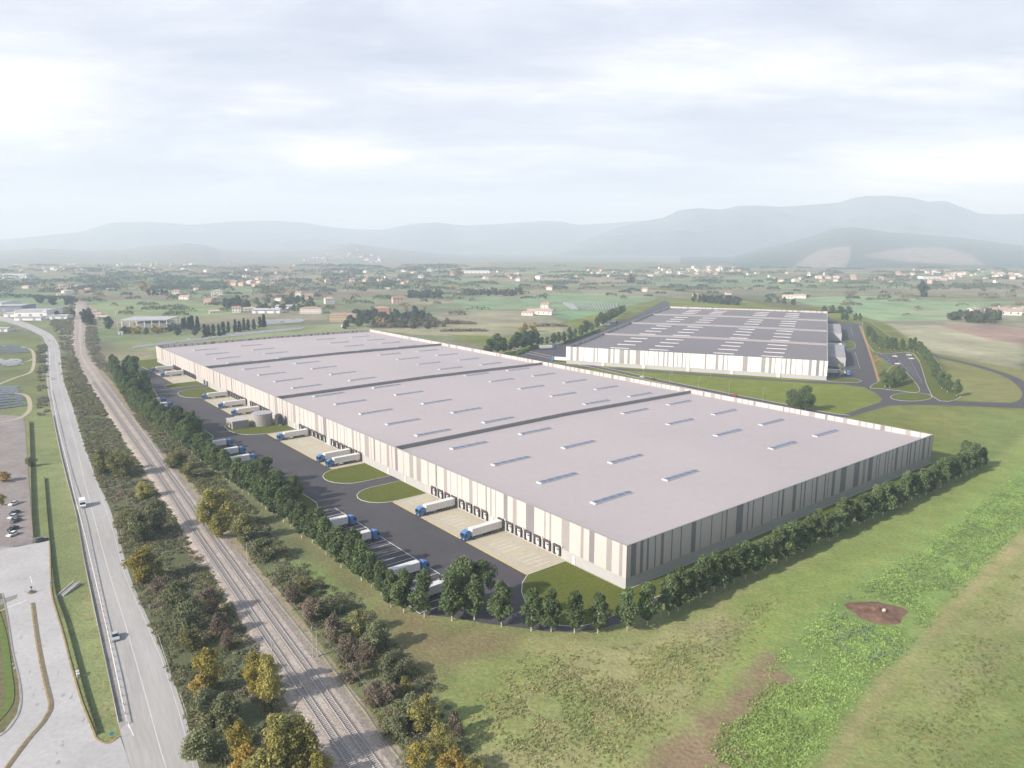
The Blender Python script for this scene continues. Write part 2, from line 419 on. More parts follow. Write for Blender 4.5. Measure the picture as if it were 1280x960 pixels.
# named fields, far to near (photo pixels)
paintg([(560, 373), (700, 366), (820, 371), (812, 383), (700, 388), (680, 389), (640, 386), (590, 390)], FAR_G, 4, 8, 60)
paintg([(682, 390), (760, 386), (752, 402), (715, 402)], (.13, .20, .105), 3, 5, 40)
paintg([(596, 370), (640, 372), (700, 364), (640, 362)], (.185, .16, .11), 4, 8, 60)
paintg([(540, 392), (640, 388), (700, 400), (720, 410), (640, 418), (560, 414)], (.20, .185, .125), 4, 10, 60)
paintg([(560, 396), (640, 393), (640, 410), (570, 408)], (.15, .13, .095), 6, 12, 50, .8, patch=(60, .45, 4))
paintg([(470, 412), (640, 404), (700, 408), (705, 415), (600, 421), (520, 418)], (.215, .205, .125), 4, 6, 40)
paintg([(985, 372), (1110, 370), (1230, 382), (1180, 400), (1110, 402), (1040, 392)], (.165, .225, .125), 4, 8, 60)
paintg([(1100, 404), (1190, 404), (1280, 420), (1280, 470), (1240, 460), (1170, 445), (1150, 432), (1110, 412)], (.245, .235, .155), 4, 6, 40)
paintg([(1170, 405), (1215, 404), (1290, 412), (1290, 432), (1240, 425), (1200, 415)], (.215, .145, .12), 4, 6, 40, .9)
paintg([(1100, 403), (1280, 410), (1280, 404), (1110, 400)], (.17, .15, .11), 3, 6, 40, .7)
paintg([(1160, 440), (1225, 452), (1280, 462), (1300, 475), (1300, 510), (1240, 508), (1190, 500), (1150, 470)], (.165, .165, .06), 4, 5, 30)
paintg([(1120, 385), (1280, 392), (1280, 402), (1180, 400)], (.19, .20, .13), 4, 8, 60, .7)
# site lawns behind and around the two warehouses
paintg([(560, 418), (645, 421), (700, 432), (720, 410), (700, 404), (780, 384), (830, 372), (1040, 384), (1110, 405), (1150, 432), (1175, 450), (1200, 500), (1290, 508), (1240, 560), (1170, 600), (1100, 560), (900, 500), (640, 445)], SITE, 3, 2, 20)
paintg([(700, 458), (1030, 478), (1100, 490), (1100, 505), (1050, 522), (900, 492)], (.118, .140, .026), 2, 1, 20)
paintg([(1100, 505), (1290, 510), (1290, 560), (1215, 575), (1180, 545)], (.135, .142, .042), 8, 8, 30)
paintg([(1215, 515), (1290, 520), (1290, 600), (1180, 600)], (.115, .155, .045), 12, 10, 30, .8)
paintg([(140, 428), (320, 408), (460, 404), (470, 412), (195, 440), (190, 448), (150, 455), (135, 445)], (.165, .185, .095), 4, 5, 40)
paintg([(120, 380), (230, 375), (300, 385), (290, 395), (150, 400), (118, 398)], (.16, .19, .095), 4, 6, 50)
paintg([(118, 438), (190, 438), (196, 445), (150, 452), (120, 462)], (.19, .165, .11), 3, 5, 30, .8)
paintg([(0, 420), (60, 420), (60, 520), (0, 530)], (.125, .14, .06), 3, 4, 30)
paintg([(60, 395), (95, 395), (98, 480), (80, 480), (62, 425)], (.14, .15, .08), 3, 5, 30)
# the strip of waste land along the railway and the site's own grass
paintg(AP([(-95, -40), (-58, 30), (-58, 560), (-30, 620), (-95, 620)]), (.145, .15, .062), 3, 4, 20, px=False)
paintg([(225, 985), (205, 830), (160, 725), (120, 600), (76, 447), (100, 400), (130, 480), (220, 600), (330, 740), (420, 840), (520, 985)], DARKV, 2, 2, 8, .9)
paintg([(330, 735), (420, 840), (500, 950), (560, 970), (590, 940), (540, 850), (470, 765), (360, 655), (250, 570), (150, 470), (130, 470)], (.105, .115, .055), 3, 4, 10)
paintg([(340, 690), (395, 700), (430, 735), (470, 760), (430, 780), (370, 735)], (.135, .175, .06), 2, 3, 8, .9)
# the near field on the right
FLD = [(500, 990), (560, 880), (640, 800), (780, 800), (900, 755), (1110, 650), (1230, 590), (1300, 530), (1500, 560), (1500, 990)]
paintg(FLD, (.175, .192, .07), 3, 2, 10)
paintg([(640, 800), (790, 800), (900, 760), (870, 800), (790, 850), (640, 990), (560, 990), (590, 900)], (.235, .21, .105), 8, 9, 14, .65, patch=(9, .40, 21))
paintg([(820, 770), (940, 715), (1010, 700), (960, 790), (860, 880), (700, 985), (640, 985), (740, 880)], (.24, .215, .112), 8, 8, 14, .65, patch=(11, .42, 22))
paintg([(540, 850), (620, 810), (690, 830), (640, 880), (570, 920)], (.15, .175, .055), 5, 6, 10, .8)
paintg([(900, 750), (1110, 650), (1230, 590), (1280, 560), (1240, 610), (1100, 700), (1010, 760), (960, 790)], (.145, .188, .05), 5, 4, 14, .85)
paintg([(930, 790), (1000, 745), (1080, 700), (1180, 630), (1300, 545), (1300, 585), (1130, 700), (1050, 755), (963, 820), (900, 880), (880, 880)], (.165, .205, .055), 4, 4, 10, .8)
paintg([(500, 765), (560, 790), (640, 795), (620, 812), (540, 842), (525, 832)], (.175, .125, .078), 5, 5, 9, .75)
paintg([(360, 655), (400, 680), (450, 730), (500, 770), (620, 790), (640, 800), (520, 838), (440, 740)], (.135, .122, .055), 3, 3, 8, .6)
paintg([(940, 838), (1045, 746), (1112, 702), (1182, 652), (1300, 565), (1300, 645), (1200, 745), (1143, 810), (1084, 868), (1010, 985), (930, 985), (875, 930)], CROP, 5, 4, 8)
paintg([(963, 821), (1000, 790), (1064, 741), (1143, 808), (1084, 866)], (.12, .165, .052), 2, 2, 6, .8)
paintg([(780, 990), (870, 905), (963, 821), (978, 848), (930, 905), (950, 950), (930, 990)], (.185, .128, .083), 3, 4, 6, .9)
paintg([(940, 905), (1000, 870), (1040, 885), (1010, 960), (960, 960)], LUSH, 4, 4, 6, .7)
paintg([(963, 838), (992, 846), (994, 858), (975, 860), (955, 852)], (.19, .13, .085), 1.5, 1.5, 4, .8)
paintg([(1005, 990), (1084, 868), (1143, 808), (1200, 745), (1300, 640), (1300, 670), (1215, 750), (1165, 805), (1100, 880), (1040, 990)], (.25, .205, .105), 2, 2, 6, .8)
paintg([(1040, 990), (1100, 880), (1165, 805), (1215, 750), (1300, 670), (1500, 700), (1500, 990)], (.175, .195, .07), 3, 3, 10)
paintg([(1100, 985), (1170, 860), (1230, 780), (1300, 710), (1300, 800), (1240, 880), (1190, 985)], (.21, .185, .10), 8, 8, 12, .7, patch=(8, .42, 23))
paintg([(1170, 985), (1240, 850), (1300, 770), (1500, 780), (1500, 990)], (.14, .175, .055), 6, 6, 12, .85)
paintg([(1095, 752), (1125, 762), (1132, 772), (1110, 779), (1075, 772), (1062, 760), (1072, 752)], (.14, .075, .058), .7, 1.5, 4)
# the left side: verge, car park surround
paintg([(30, 500), (66, 500), (120, 760), (150, 920), (120, 925), (60, 700), (40, 620)], (.145, .168, .07), 1.5, 1.5, 6)
paintg([(60, 500), (64, 500), (105, 700), (146, 910), (134, 900), (95, 700)], (.21, .195, .10), 1.2, 2.5, 5, .6, patch=(4, .42, 25))
paintg([(-60, 520), (25, 525), (28, 690), (-60, 700)], (.17, .115, .085), 2, 2, 6)
paintg([(-60, 740), (18, 740), (24, 880), (-60, 940)], (.13, .18, .05), 1, 1, 5)
jit = (vnoise(X, Y, 7, 31, 3)-.5)*.22+(vnoise(X, Y, 45, 32, 4)-.5)*.30
colr *= (1+jit)[..., None]
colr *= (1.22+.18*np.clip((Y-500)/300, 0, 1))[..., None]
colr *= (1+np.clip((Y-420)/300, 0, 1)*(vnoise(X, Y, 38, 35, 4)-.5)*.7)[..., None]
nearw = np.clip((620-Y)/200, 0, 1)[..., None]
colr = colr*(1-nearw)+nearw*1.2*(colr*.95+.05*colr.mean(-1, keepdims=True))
gz = np.zeros(X.shape)
me = bpy.data.meshes.new('ground')
V = np.stack([X, Y, gz], -1).reshape(-1, 3)
idx = (np.arange(ny-1)[:, None]*nx+np.arange(nx-1)[None, :]).reshape(-1)
F = np.stack([idx, idx+1, idx+nx+1, idx+nx], 1).astype(np.int32)
me.vertices.add(len(V)); me.vertices.foreach_set('co', V.reshape(-1).astype(np.float32))
me.loops.add(F.size); me.loops.foreach_set('vertex_index', F.reshape(-1))
me.polygons.add(len(F)); me.polygons.foreach_set('loop_start', np.arange(0, F.size, 4, dtype=np.int32)); me.polygons.foreach_set('loop_total', np.full(len(F), 4, np.int32))
me.update(calc_edges=True)
at = me.color_attributes.new('field_colour', 'FLOAT_COLOR', 'POINT')
at.data.foreach_set('color', np.concatenate([colr.reshape(-1, 3), np.ones((nx*ny, 1))], 1).reshape(-1).astype(np.float32))
mg = bpy.data.materials.new('field_soil_and_grass'); mg.use_nodes = True; n = mg.node_tree.nodes; L = mg.node_tree.links
b = n['Principled BSDF']; b.inputs['Roughness'].default_value = .95; b.inputs['Specular IOR Level'].default_value = .05
ac = n.new('ShaderNodeVertexColor'); ac.layer_name = 'field_colour'
g = n.new('ShaderNodeNewGeometry'); v = n.new('ShaderNodeVectorMath'); v.operation = 'SCALE'
def gnoise(s, d, lo, hi):
    x = n.new('ShaderNodeTexNoise'); x.inputs['Scale'].default_value = s; x.inputs['Detail'].default_value = d; x.inputs['Roughness'].default_value = .65; L.new(g.outputs['Position'], x.inputs['Vector'])
    r = n.new('ShaderNodeMapRange'); r.inputs['From Min'].default_value = .3; r.inputs['From Max'].default_value = .7; r.inputs['To Min'].default_value = lo; r.inputs['To Max'].default_value = hi
    L.new(x.outputs[0], r.inputs[0]); return r.outputs[0], x.outputs[0]
a1, h1 = gnoise(.9, 8, .76, 1.24); a2, h2 = gnoise(.11, 6, .86, 1.14)
mm = n.new('ShaderNodeMath'); mm.operation = 'MULTIPLY'; L.new(a1, mm.inputs[0]); L.new(a2, mm.inputs[1]); L.new(mm.outputs[0], v.inputs['Scale'])
L.new(ac.outputs[0], v.inputs[0])
hs = n.new('ShaderNodeHueSaturation'); a3, h3 = gnoise(.35, 5, .475, .525); L.new(a3, hs.inputs['Hue']); L.new(v.outputs[0], hs.inputs['Color']); L.new(hs.outputs[0], b.inputs['Base Color'])
bp = n.new('ShaderNodeBump'); bp.inputs['Strength'].default_value = .7; bp.inputs['Distance'].default_value = .5; L.new(h1, bp.inputs['Height']); L.new(bp.outputs[0], b.inputs['Normal'])
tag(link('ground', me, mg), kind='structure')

# ------------------------------------------------------------------ mountains and hills
def range_mesh(name, prof, D0, Dr, D1, col, tint, seed, paintpx=None, rough=.10, x0=None, x1=None, nseg=260, scale=1.0):
    """a ridge whose crest runs through the profile (photo pixels) at distance Dr, foot at D0, back foot at D1"""
    prof = sorted(prof); xs = np.linspace(prof[0][0], prof[-1][0], nseg); ys = np.interp(xs, [p[0] for p in prof], [p[1] for p in prof])
    ts = np.r_[np.linspace(0, 1, 30), np.linspace(1, 2, 12)[1:]]
    vs = []; cs = []
    for t in ts:
        for x, y in zip(xs, ys):
            a = (x-640)/FPX; b = (480-y)/FPX
            dy = cos(PITCH)+b*sin(PITCH); dz = -sin(PITCH)+b*cos(PITCH)
            hz_ = max(6.0, H+dz/dy*Dr)
            D = D0+(Dr-D0)*t if t <= 1 else Dr+(D1-Dr)*(t-1)
            k = (t**1.15 if t <= 1 else (2-t)**1.2)
            wx = a/dy*D
            nz = vnoise(np.array([wx]), np.array([D]), 420*scale/(1 if scale == 1 else 420), seed)[0]-.5
            hh = hz_*k*(1+nz*rough*6*min(t, 1)*(1-min(t, 1))*2)
            vs.append((wx, D, hh-1))
    nt_ = len(ts); f = []
    for j in range(nt_-1):
        for i in range(nseg-1): f.append((j*nseg+i, j*nseg+i+1, (j+1)*nseg+i+1, (j+1)*nseg+i))
    me = bpy.data.meshes.new(name); me.from_pydata(vs, [], f); me.update()
    Va = np.array(vs); ca = np.tile(np.array(col), (len(vs), 1)); q = vnoise(Va[:, 0], Va[:, 1], 260, seed+3)
    ca = ca*(1-q[:, None])+np.array(tint)*q[:, None]
    if paintpx:
        pp = np.array([PX(*v) for v in vs])
        for poly, c in paintpx:
            s = np.where(inside(poly, pp[:, 0], pp[:, 1]), 1, -1)*edist(poly, pp[:, 0], pp[:, 1])
            a = np.clip(.5+s/2, 0, 1)[:, None]; ca = ca*(1-a)+np.array(c)*a
    at = me.color_attributes.new('slope_colour', 'FLOAT_COLOR', 'POINT'); at.data.foreach_set('color', np.c_[ca, np.ones(len(ca))].reshape(-1).astype(np.float32))
    m = bpy.data.materials.new(name+'_slopes'); m.use_nodes = True; nn = m.node_tree.nodes; ll = m.node_tree.links
    bb = nn['Principled BSDF']; bb.inputs['Roughness'].default_value = .95; bb.inputs['Specular IOR Level'].default_value = .05
    vc = nn.new('ShaderNodeVertexColor'); vc.layer_name = 'slope_colour'; gg = nn.new('ShaderNodeNewGeometry'); xx = nn.new('ShaderNodeTexNoise'); xx.inputs['Scale'].default_value = .02; xx.inputs['Detail'].default_value = 8
    ll.new(gg.outputs['Position'], xx.inputs['Vector']); rr = nn.new('ShaderNodeMapRange'); rr.inputs['From Min'].default_value = .3; rr.inputs['From Max'].default_value = .7; rr.inputs['To Min'].default_value = .7; rr.inputs['To Max'].default_value = 1.3
    ll.new(xx.outputs[0], rr.inputs[0]); sv = nn.new('ShaderNodeVectorMath'); sv.operation = 'SCALE'; ll.new(vc.outputs[0], sv.inputs[0]); ll.new(rr.outputs[0], sv.inputs['Scale']); ll.new(sv.outputs[0], bb.inputs['Base Color'])
    o = link(name, me, m); me.polygons.foreach_set('use_smooth', [True]*len(me.polygons))
    o['kind'] = 'structure'
    from mathutils.bvhtree import BVHTree
    HILLS.append(BVHTree.FromPolygons([tuple(q) for q in vs], f)); return o
HILLS = []
MG, MT = (.075, .095, .105), (.12, .135, .13)
range_mesh('mountains', [(-420, 300), (-200, 292), (0, 300), (60, 294), (100, 290), (140, 278), (185, 277), (240, 281), (290, 277), (345, 276), (385, 279), (415, 284), (450, 287), (480, 287), (512, 280), (545, 278), (580, 282), (640, 279), (682, 276), (702, 277), (722, 281), (760, 279), (800, 276), (860, 280), (950, 284), (1100, 290), (1300, 300)], 9000, 11800, 13000, MG, MT, 41, rough=.34, scale=650)
range_mesh('mountains', [(700, 312), (740, 296), (770, 285), (800, 277), (830, 272), (848, 263), (870, 260), (900, 262), (925, 257), (950, 257), (975, 258.5), (1000, 257), (1050, 253), (1065, 248), (1085, 244.5), (1110, 245), (1140, 247), (1160, 252), (1182, 251), (1200, 258), (1225, 267), (1250, 268), (1280, 267), (1340, 262), (1430, 270), (1560, 285), (1700, 300)], 6800, 9600, 11000, MG, MT, 42, rough=.38, scale=600)
PALE = (.25, .225, .205)
range_mesh('hill', [(850, 332), (900, 325), (940, 313), (985, 303), (1010, 296), (1040, 286), (1062, 284), (1085, 286), (1110, 290), (1150, 293), (1200, 297), (1250, 303), (1290, 309), (1360, 318), (1450, 330)], 3350, 6300, 7300, (.09, .11, .10), (.12, .135, .115), 43,
           [([(990, 335), (1010, 320), (1030, 311), (1064, 307), (1063, 320), (1058, 335)], PALE), ([(1080, 320), (1110, 313), (1140, 309), (1180, 309), (1212, 318), (1232, 331), (1200, 331), (1140, 328), (1110, 325)], PALE)], rough=.05, nseg=340)
range_mesh('hill', [(-300, 318), (-60, 312), (0, 313), (50, 310), (100, 313), (150, 312), (175, 309), (200, 306), (230, 304), (255, 306), (275, 312), (320, 313), (370, 313), (395, 311), (420, 306), (440, 304), (468, 308), (500, 312), (560, 318), (640, 322), (760, 322), (860, 325), (930, 331)], 4000, 7000, 8000, (.17, .19, .18), (.24, .24, .21), 44, rough=.08, nseg=300)

# ------------------------------------------------------------------ roads, yards, lawns (flat sheets a few mm apart)
ZS = [0.0]
def lev():
    ZS[0] += .006; return .03+ZS[0]
def sheet(name, pts, m, z=None):
    o = MB().poly([tuple(p) for p in pts], lev() if z is None else z).build(name, m); return tag(o, kind='structure')
def road(name, left, right, m, z=None, n=6):
    l = smooth(GP(left), n); r = smooth(GP(right), n); k = max(len(l), len(r))
    def rs(p):
        P = np.array(p); d = np.r_[0, np.cumsum(np.linalg.norm(np.diff(P, axis=0), axis=1))]; s = np.linspace(0, d[-1], k); return np.stack([np.interp(s, d, P[:, i]) for i in (0, 1)], 1)
    l, r = rs(l), rs(r); z = lev() if z is None else z
    v = [(*p, z) for p in l]+[(*p, z) for p in r]
    mb = MB(); mb.add(v, [(i, k+i, k+i+1, i+1) for i in range(k-1)]); return tag(mb.build(name, m), kind='structure')
def ribbon(name, pts, wd, m, px=True, kerb=False, n=6, z=None):
    p = smooth(GP(pts) if px else pts, n); z = lev() if z is None else z
    mb = MB().strip(p, wd, z)
    if kerb:
        mb.path(p, .3, .02, .15, mi=1, off=wd/2+.15); mb.path(p, .3, .02, .15, mi=1, off=-wd/2-.15)
        return tag(mb.build(name, [m, M_KERB]), kind='structure')
    return tag(mb.build(name, m), kind='structure')

# highway
HL = [(162, 985), (158, 940), (150, 912), (140, 860), (131, 815), (118, 760), (106, 700), (96, 642), (84, 598), (76, 565), (67, 520), (61, 490), (59, 467), (58.5, 440), (58, 429), (54, 421), (46, 416.5), (32, 410), (0, 400.5), (-60, 389)]
HR = [(256, 985), (241, 930), (226, 876), (208, 830), (186, 775), (164, 725), (150, 677), (136, 632), (121, 600), (107, 560), (88, 500), (80, 477), (76, 450), (74.5, 435), (70, 425), (64, 418), (50, 410.5), (30, 402.5), (0, 395), (-60, 384)]
HL0 = [(150, 985)]+[(x-1.2, y) for x, y in HL[1:]]
road('highway', HL0, HR, M_HWY)
GL = [(x+.3, y) for x, y in HL[2:15]]
GR = [(157, 905), (148, 860), (139.5, 815), (127, 760), (114.5, 700), (102.5, 642), (89, 598), (80.5, 565), (70.5, 520), (63.5, 490), (61.2, 467), (60.5, 440), (59.6, 429)]
road('gutter', GL, GR, M_GUT)
def line(name, pts, wd, m, px=True, dash=None):
    p = smooth(GP(pts) if px else pts, 8)
    mb = MB(); z = lev()
    if dash:
        q = resample(p, .5); on, off = dash; k = 0
        while k < len(q)-2:
            e = min(len(q), k+int(on/.5)+1)
            if e-k >= 2: mb.strip(q[k:e], wd, z)
            k += int((on+off)/.5)
    else: mb.strip(p, wd, z)
    return tag(mb.build(name, m), kind='structure')
line('road_marking', [(163.5, 912), (158, 898), (145, 840), (132, 780), (117.5, 718), (105, 665), (92, 615), (84, 580), (73, 535), (65, 492), (62.6, 466), (62, 444), (59, 430), (50, 421.5)], .22, M_WHITE)
line('road_marking', [(208, 960), (200, 935), (181, 866), (165, 810), (153, 768), (137, 718), (117, 645), (106, 602), (94, 552), (79, 498), (71.5, 466), (69, 444), (66, 430), (56, 417.5), (30, 406)], .22, M_WORN)
line('road_marking', [(248, 985), (232, 920), (216, 866), (199, 818), (176, 764), (156, 718), (140, 660), (121, 605), (104, 555), (86, 500), (78, 475), (74.5, 448), (72, 432), (62, 418)], .16, M_WORN)
line('road_marking', [(167, 920), (163.5, 912), (160, 903)], .2, M_WHITE)
# yard and slip road bottom left
sheet('yard', GP([(-90, 679), (20, 684), (62, 676), (63, 700), (65, 745), (78, 790), (91, 840), (103, 880), (117, 915), (121, 924), (135, 929), (150, 920), (172, 985), (-90, 985)]), M_YARD)
sheet('car_park', GP([(-60, 515), (30, 520), (36, 600), (41, 668), (41, 680), (12, 684), (-60, 680)]), M_LOT)
isl = GP([(-60, 745), (3, 742), (9, 770), (16, 815), (23, 850), (25, 875), (21, 893), (5, 915), (-60, 945)])
sheet('traffic_island', isl, mat('island_soil', (.17, .125, .085), .95, .3, .8, tint=(.13, .15, .05), scale2=.3))
tag(MB().path(smooth(GP([(3, 742), (9, 770), (16, 815), (24, 850), (26.5, 875), (22, 895), (5, 917), (-30, 935)])), .35, .02, .17).build('kerb', M_GUT), kind='structure')
tag(MB().path(smooth(GP([(-10, 748), (4, 795), (10, 840), (13, 868), (9, 885), (-6, 903)])), 1.6, .03, .20).build('grass_strip', mat('bright_grass', (.12, .165, .04), .95, .2, 1)), kind='structure')
med = [(41, 754), (45, 785), (51, 822), (58, 855), (63.5, 878), (62, 890), (52, 906), (38, 922), (24, 940), (8, 962), (-4, 982)]
tag(MB().path(smooth(GP(med)), 1.0, .02, .16).path(smooth(GP(med)), .35, .16, .19, mi=1, off=-.4).build('median_kerb', [mat('median_soil', (.19, .155, .10), .95, .3, 1), M_YKERB]), kind='structure')
vk = [(62, 676), (63, 715), (65, 745), (78, 790), (91, 840), (103, 880), (117, 915), (121, 924), (135, 929.5), (149, 921)]
tag(MB().path(smooth(GP(vk)), .40, .02, .19).build('kerb', M_YKERB), kind='structure')
sheet('paved_patch', GP([(0, 750), (22, 743), (21, 748), (0, 757)]), mat('dark_patch', (.25, .24, .23), .9, .15, 1))
line('road_marking', [(-5, 766), (12, 759), (32, 751)], .3, M_WHITE)
line('road_marking', [(38, 721), (40, 729)], .25, M_WHITE)
# wheel-track stains on the yard (old tar and oil, each its own outline)
mb = MB(); zst = lev()
for k in range(36):
    cx_, cy_ = [(28, 830), (52, 870), (68, 820), (35, 700), (90, 905), (70, 940), (12, 715), (20, 790)][k % 8]
    gx_, gy_ = G(cx_+rnd.gauss(0, 8), cy_+rnd.gauss(0, 14)); a0 = rnd.uniform(.2, .7); l0 = rnd.uniform(.2, 1.1)
    mb.poly([(gx_+cos(t)*a0*.5+(-.25)*sin(t)*l0, gy_+sin(t)*l0) for t in [i*2*pi/7 for i in range(7)]], zst+.0004*k)
tag(mb.build('tar_stain', mat('old_tar', (.36, .345, .34), .9, .15, 1.5)), kind='structure')

# railway bed and tracks
TL = [(441, 960), (400.5, 900), (360.5, 840), (320, 779), (281, 720), (240, 660), (201, 600), (159, 540), (127, 493), (112, 471), (101.5, 455), (97, 440), (95.8, 414), (98, 385), (97, 377)]
TR = [(471, 960), (428, 900), (386, 840), (342, 779), (300, 720), (257, 660), (215, 600), (172.5, 540), (138, 493), (121, 469), (108, 451), (103.4, 440), (103, 414), (104, 388), (103, 377)]
gl = smooth(GP([(460, 987)]+TL), 8); gr = smooth(GP([(490, 987)]+TR), 8)
gl = resample(gl, 3.0); gr = resample(gr, 3.0)
lo_ = offset(gl, 4.2); ro_ = offset(gr, -4.4)
k = min(len(lo_), len(ro_))
def rsn(P, k):
    d = np.r_[0, np.cumsum(np.linalg.norm(np.diff(P, axis=0), axis=1))]; s = np.linspace(0, d[-1], k); return np.stack([np.interp(s, d, P[:, i]) for i in (0, 1)], 1)
lo_, ro_ = rsn(lo_, 300), rsn(ro_, 300)
li, ri = rsn(offset(gl, 2.6), 300), rsn(offset(gr, -2.6), 300)
mb = MB(); v = [(*p, .02) for p in lo_]+[(*p, .42) for p in li]+[(*p, .42) for p in ri]+[(*p, .02) for p in ro_]
mb.add(v, [(r*300+i, (r+1)*300+i, (r+1)*300+i+1, r*300+i+1) for r in range(3) for i in range(299)])
tag(mb.build('ballast', M_BALL), kind='structure')
for off_, gg, nm in ((2.6, rsn(offset(gr, -4.2), 200), 1), (2.0, rsn(offset(gl, 4.1), 200), -1)):
    wv = np.array([off_*(.55+.9*vnoise(np.array([p[0]]), np.array([p[1]]), 9, 61+nm)[0]) for p in gg])
    T = np.gradient(gg, axis=0); T /= np.linalg.norm(T, axis=1)[:, None]; Nn = np.stack([-T[:, 1], T[:, 0]], 1)*(-nm)
    oo = gg+Nn*wv[:, None]
    mb = MB(); z = .026; v = [(*p, z) for p in gg]+[(*p, z) for p in oo]; mb.add(v, [(i, 200+i, 200+i+1, i+1) if nm > 0 else (i, i+1, 200+i+1, 200+i) for i in range(199)])
    tag(mb.build('dirt_verge', M_DIRT), kind='structure')
for gg, lab in ((gl, 'left railway track beside the roadside scrub'), (gr, 'right railway track on the warehouse side of the ballast')):
    t = empty('railway_track', (*gg[0], .42), 0, lab+', steel rails on pale concrete sleepers', 'railway track', 'railway tracks')
    P = gg-gg[0]
    for s in (-1, 1):
        MB().path(P, .13, .17, .33, off=.75*s).build('rail', M_RAIL, t)
    q = resample(P, .65); T = np.gradient(q, axis=0); T /= np.linalg.norm(T, axis=1)[:, None]
    mb = MB()
    for p, d in zip(q, T):
        if p[1]+gg[0][1] > 560: break
        nrm = np.array([-d[1], d[0]]); a, b2 = nrm*1.3, d*.13
        c4 = [p-a-b2, p+a-b2, p+a+b2, p-a+b2]
        mb.add([(*c, .0) for c in c4]+[(*c, .16) for c in c4], [(4, 5, 6, 7), (0, 1, 5, 4), (1, 2, 6, 5), (2, 3, 7, 6), (3, 0, 4, 7)])
    sl_ = mb.build('sleepers', M_SLEEP, t); sl_['kind'] = 'stuff'
# cable trough beside the line
ct = GP([(300, 693), (321, 720), (360, 769), (390, 806), (400, 816), (417.5, 839), (445, 876), (457.5, 892), (472.5, 915), (497, 946), (522, 980)])
tag(MB().path(smooth(ct), .38, .02, .16).build('cable_trough', M_GUT), 'long pale concrete cable trough running along the right edge of the railway', 'cable trough')

# warehouse yard
ZS[0] = 0
yard = AP([(-40, 2.5), (-35.5, -3.5), (-30, -8.5), (-24, -11.5), (-16, -13.2), (222, -13.2), (225, -6), (222, -4), (0, -6), (0, 554), (-37, 554), (-46, 480), (-54, 410), (-58.2, 330), (-58.2, 34), (-57.8, 26.5), (-52, 19.5), (-45.5, 9.5)])
sheet('yard_asphalt', yard, M_ASPH)
aprons = [(27, 115), (172.5, 257), (295, 381), (453, 526)]
for a, b2 in aprons:
    z = lev(); mb = MB().poly(AP([(-17, a), (.5, a), (.5, b2), (-17, b2)]), z)
    mb.poly(AP([(-17.4, a+.5), (-16.9, a+.5), (-16.9, b2-.5), (-17.4, b2-.5)]), z+.006, 1)
    v = a+3.2; q = 0
    while v < b2-2:
        for e in (0, 2.9):
            mb.poly(AP([(-12.5, v+e), (-4.5, v+e), (-4.5, v+e+.16), (-12.5, v+e+.16)]), z+.006, 1 if q % 3 == 2 else 2)
        v += 5.2; q += 1
    tag(mb.build('dock_apron', [M_CONC, M_YEL, M_WHITE]), kind='structure')
def ROW(v): return float(np.interp(v, [0, 330, 410, 480, 530, 560], [-61.3, -61.3, -58, -50, -44, -41]))
def lawn(pts, name='lawn', kerb=True, m=None):
    mb = MB().poly(pts, .13); mb.v += []
    if kerb: mb.path(pts, .28, .02, .17, closed=True, mi=1)
    return tag(mb.build(name, [m or M_LAWN, M_KERB]), kind='structure')
def rl(v0, v1, ue=-26.5, r=6, bul=0.0):
    p = [(-.2, v0), (-17+2, v0)]
    p += [(ue+8-8*cos(t), v0+(v1-v0)*(.5-.5*sin(pi/2*(1-2*t/pi)))) for t in np.linspace(.05, pi-.05, 1)] if 0 else []
    n_ = 9
    for i in range(n_+1):
        t = -pi/2+pi*i/n_
        p.append((-15-(-15-ue)*cos(t), (v0+v1)/2+(v1-v0)/2*sin(t)))
    p += [(-.2, v1)]
    return AP(p)
lawn(AP([(-.3, 27), (-17, 27), (-22, 23.5), (-26.1, 18.9), (-29.5, 13), (-31.4, 7), (-31.8, 2), (-30.5, -3.5), (-27.5, -7), (-22, -8.8), (-10, -9.2), (222, -8.9), (221, -4.5), (216.6, -.3), (-.3, -.3)]))
lawn(rl(115, 137)); lawn(rl(146.5, 172)); lawn(rl(385, 421)); lawn(rl(432, 453))
lawn(AP([(-.3, 257.5), (-16, 257.5), (-26, 262), (-30, 268), (-31.5, 277), (-30.5, 290), (-25, 295), (-.3, 295)]))
lawn(AP([(-.3, 526.5), (-17, 526.5), (-18, 553), (-25, 553.5), (-26, 596), (5, 596), (5, 578.6), (-.3, 578.6)]))
sheet('yard_gap', AP([(-31.5, 268), (-58, 268), (-58, 262), (-31.5, 262)]), M_ASPH)
# green islands between the lorry bays
isles = [(123.5, 190), (262, 322), (396, 470), (486, 556)]
for a, b2 in isles:
    lawn(AP([(ROW(a)+2.9, a), (ROW(a)+13, a), (ROW(a)+17, a+4), (ROW(a)+19, a+10), (ROW(b2)+19, b2-10), (ROW(b2)+17, b2-4), (ROW(b2)+13, b2), (ROW(b2)+2.9, b2)]))
for a, b2 in [(26.5, 123.5), (190, 262), (322, 396)]:
    mb = MB(); z = lev()
    mb.poly(AP([(-39.1, a), (-38.85, a), (-38.85, b2), (-39.1, b2)]), z)
    mb.poly(AP([(-57.9, a), (-57.65, a), (-57.65, b2), (-57.9, b2)]), z)
    v = a+.3
    while v < b2:
        mb.poly(AP([(-57.65, v), (-39.1, v), (-39.1, v+.2), (-57.65, v+.2)]), z+.004); v += 3.85
    tag(mb.build('bay_marking', M_WHITE), kind='structure')

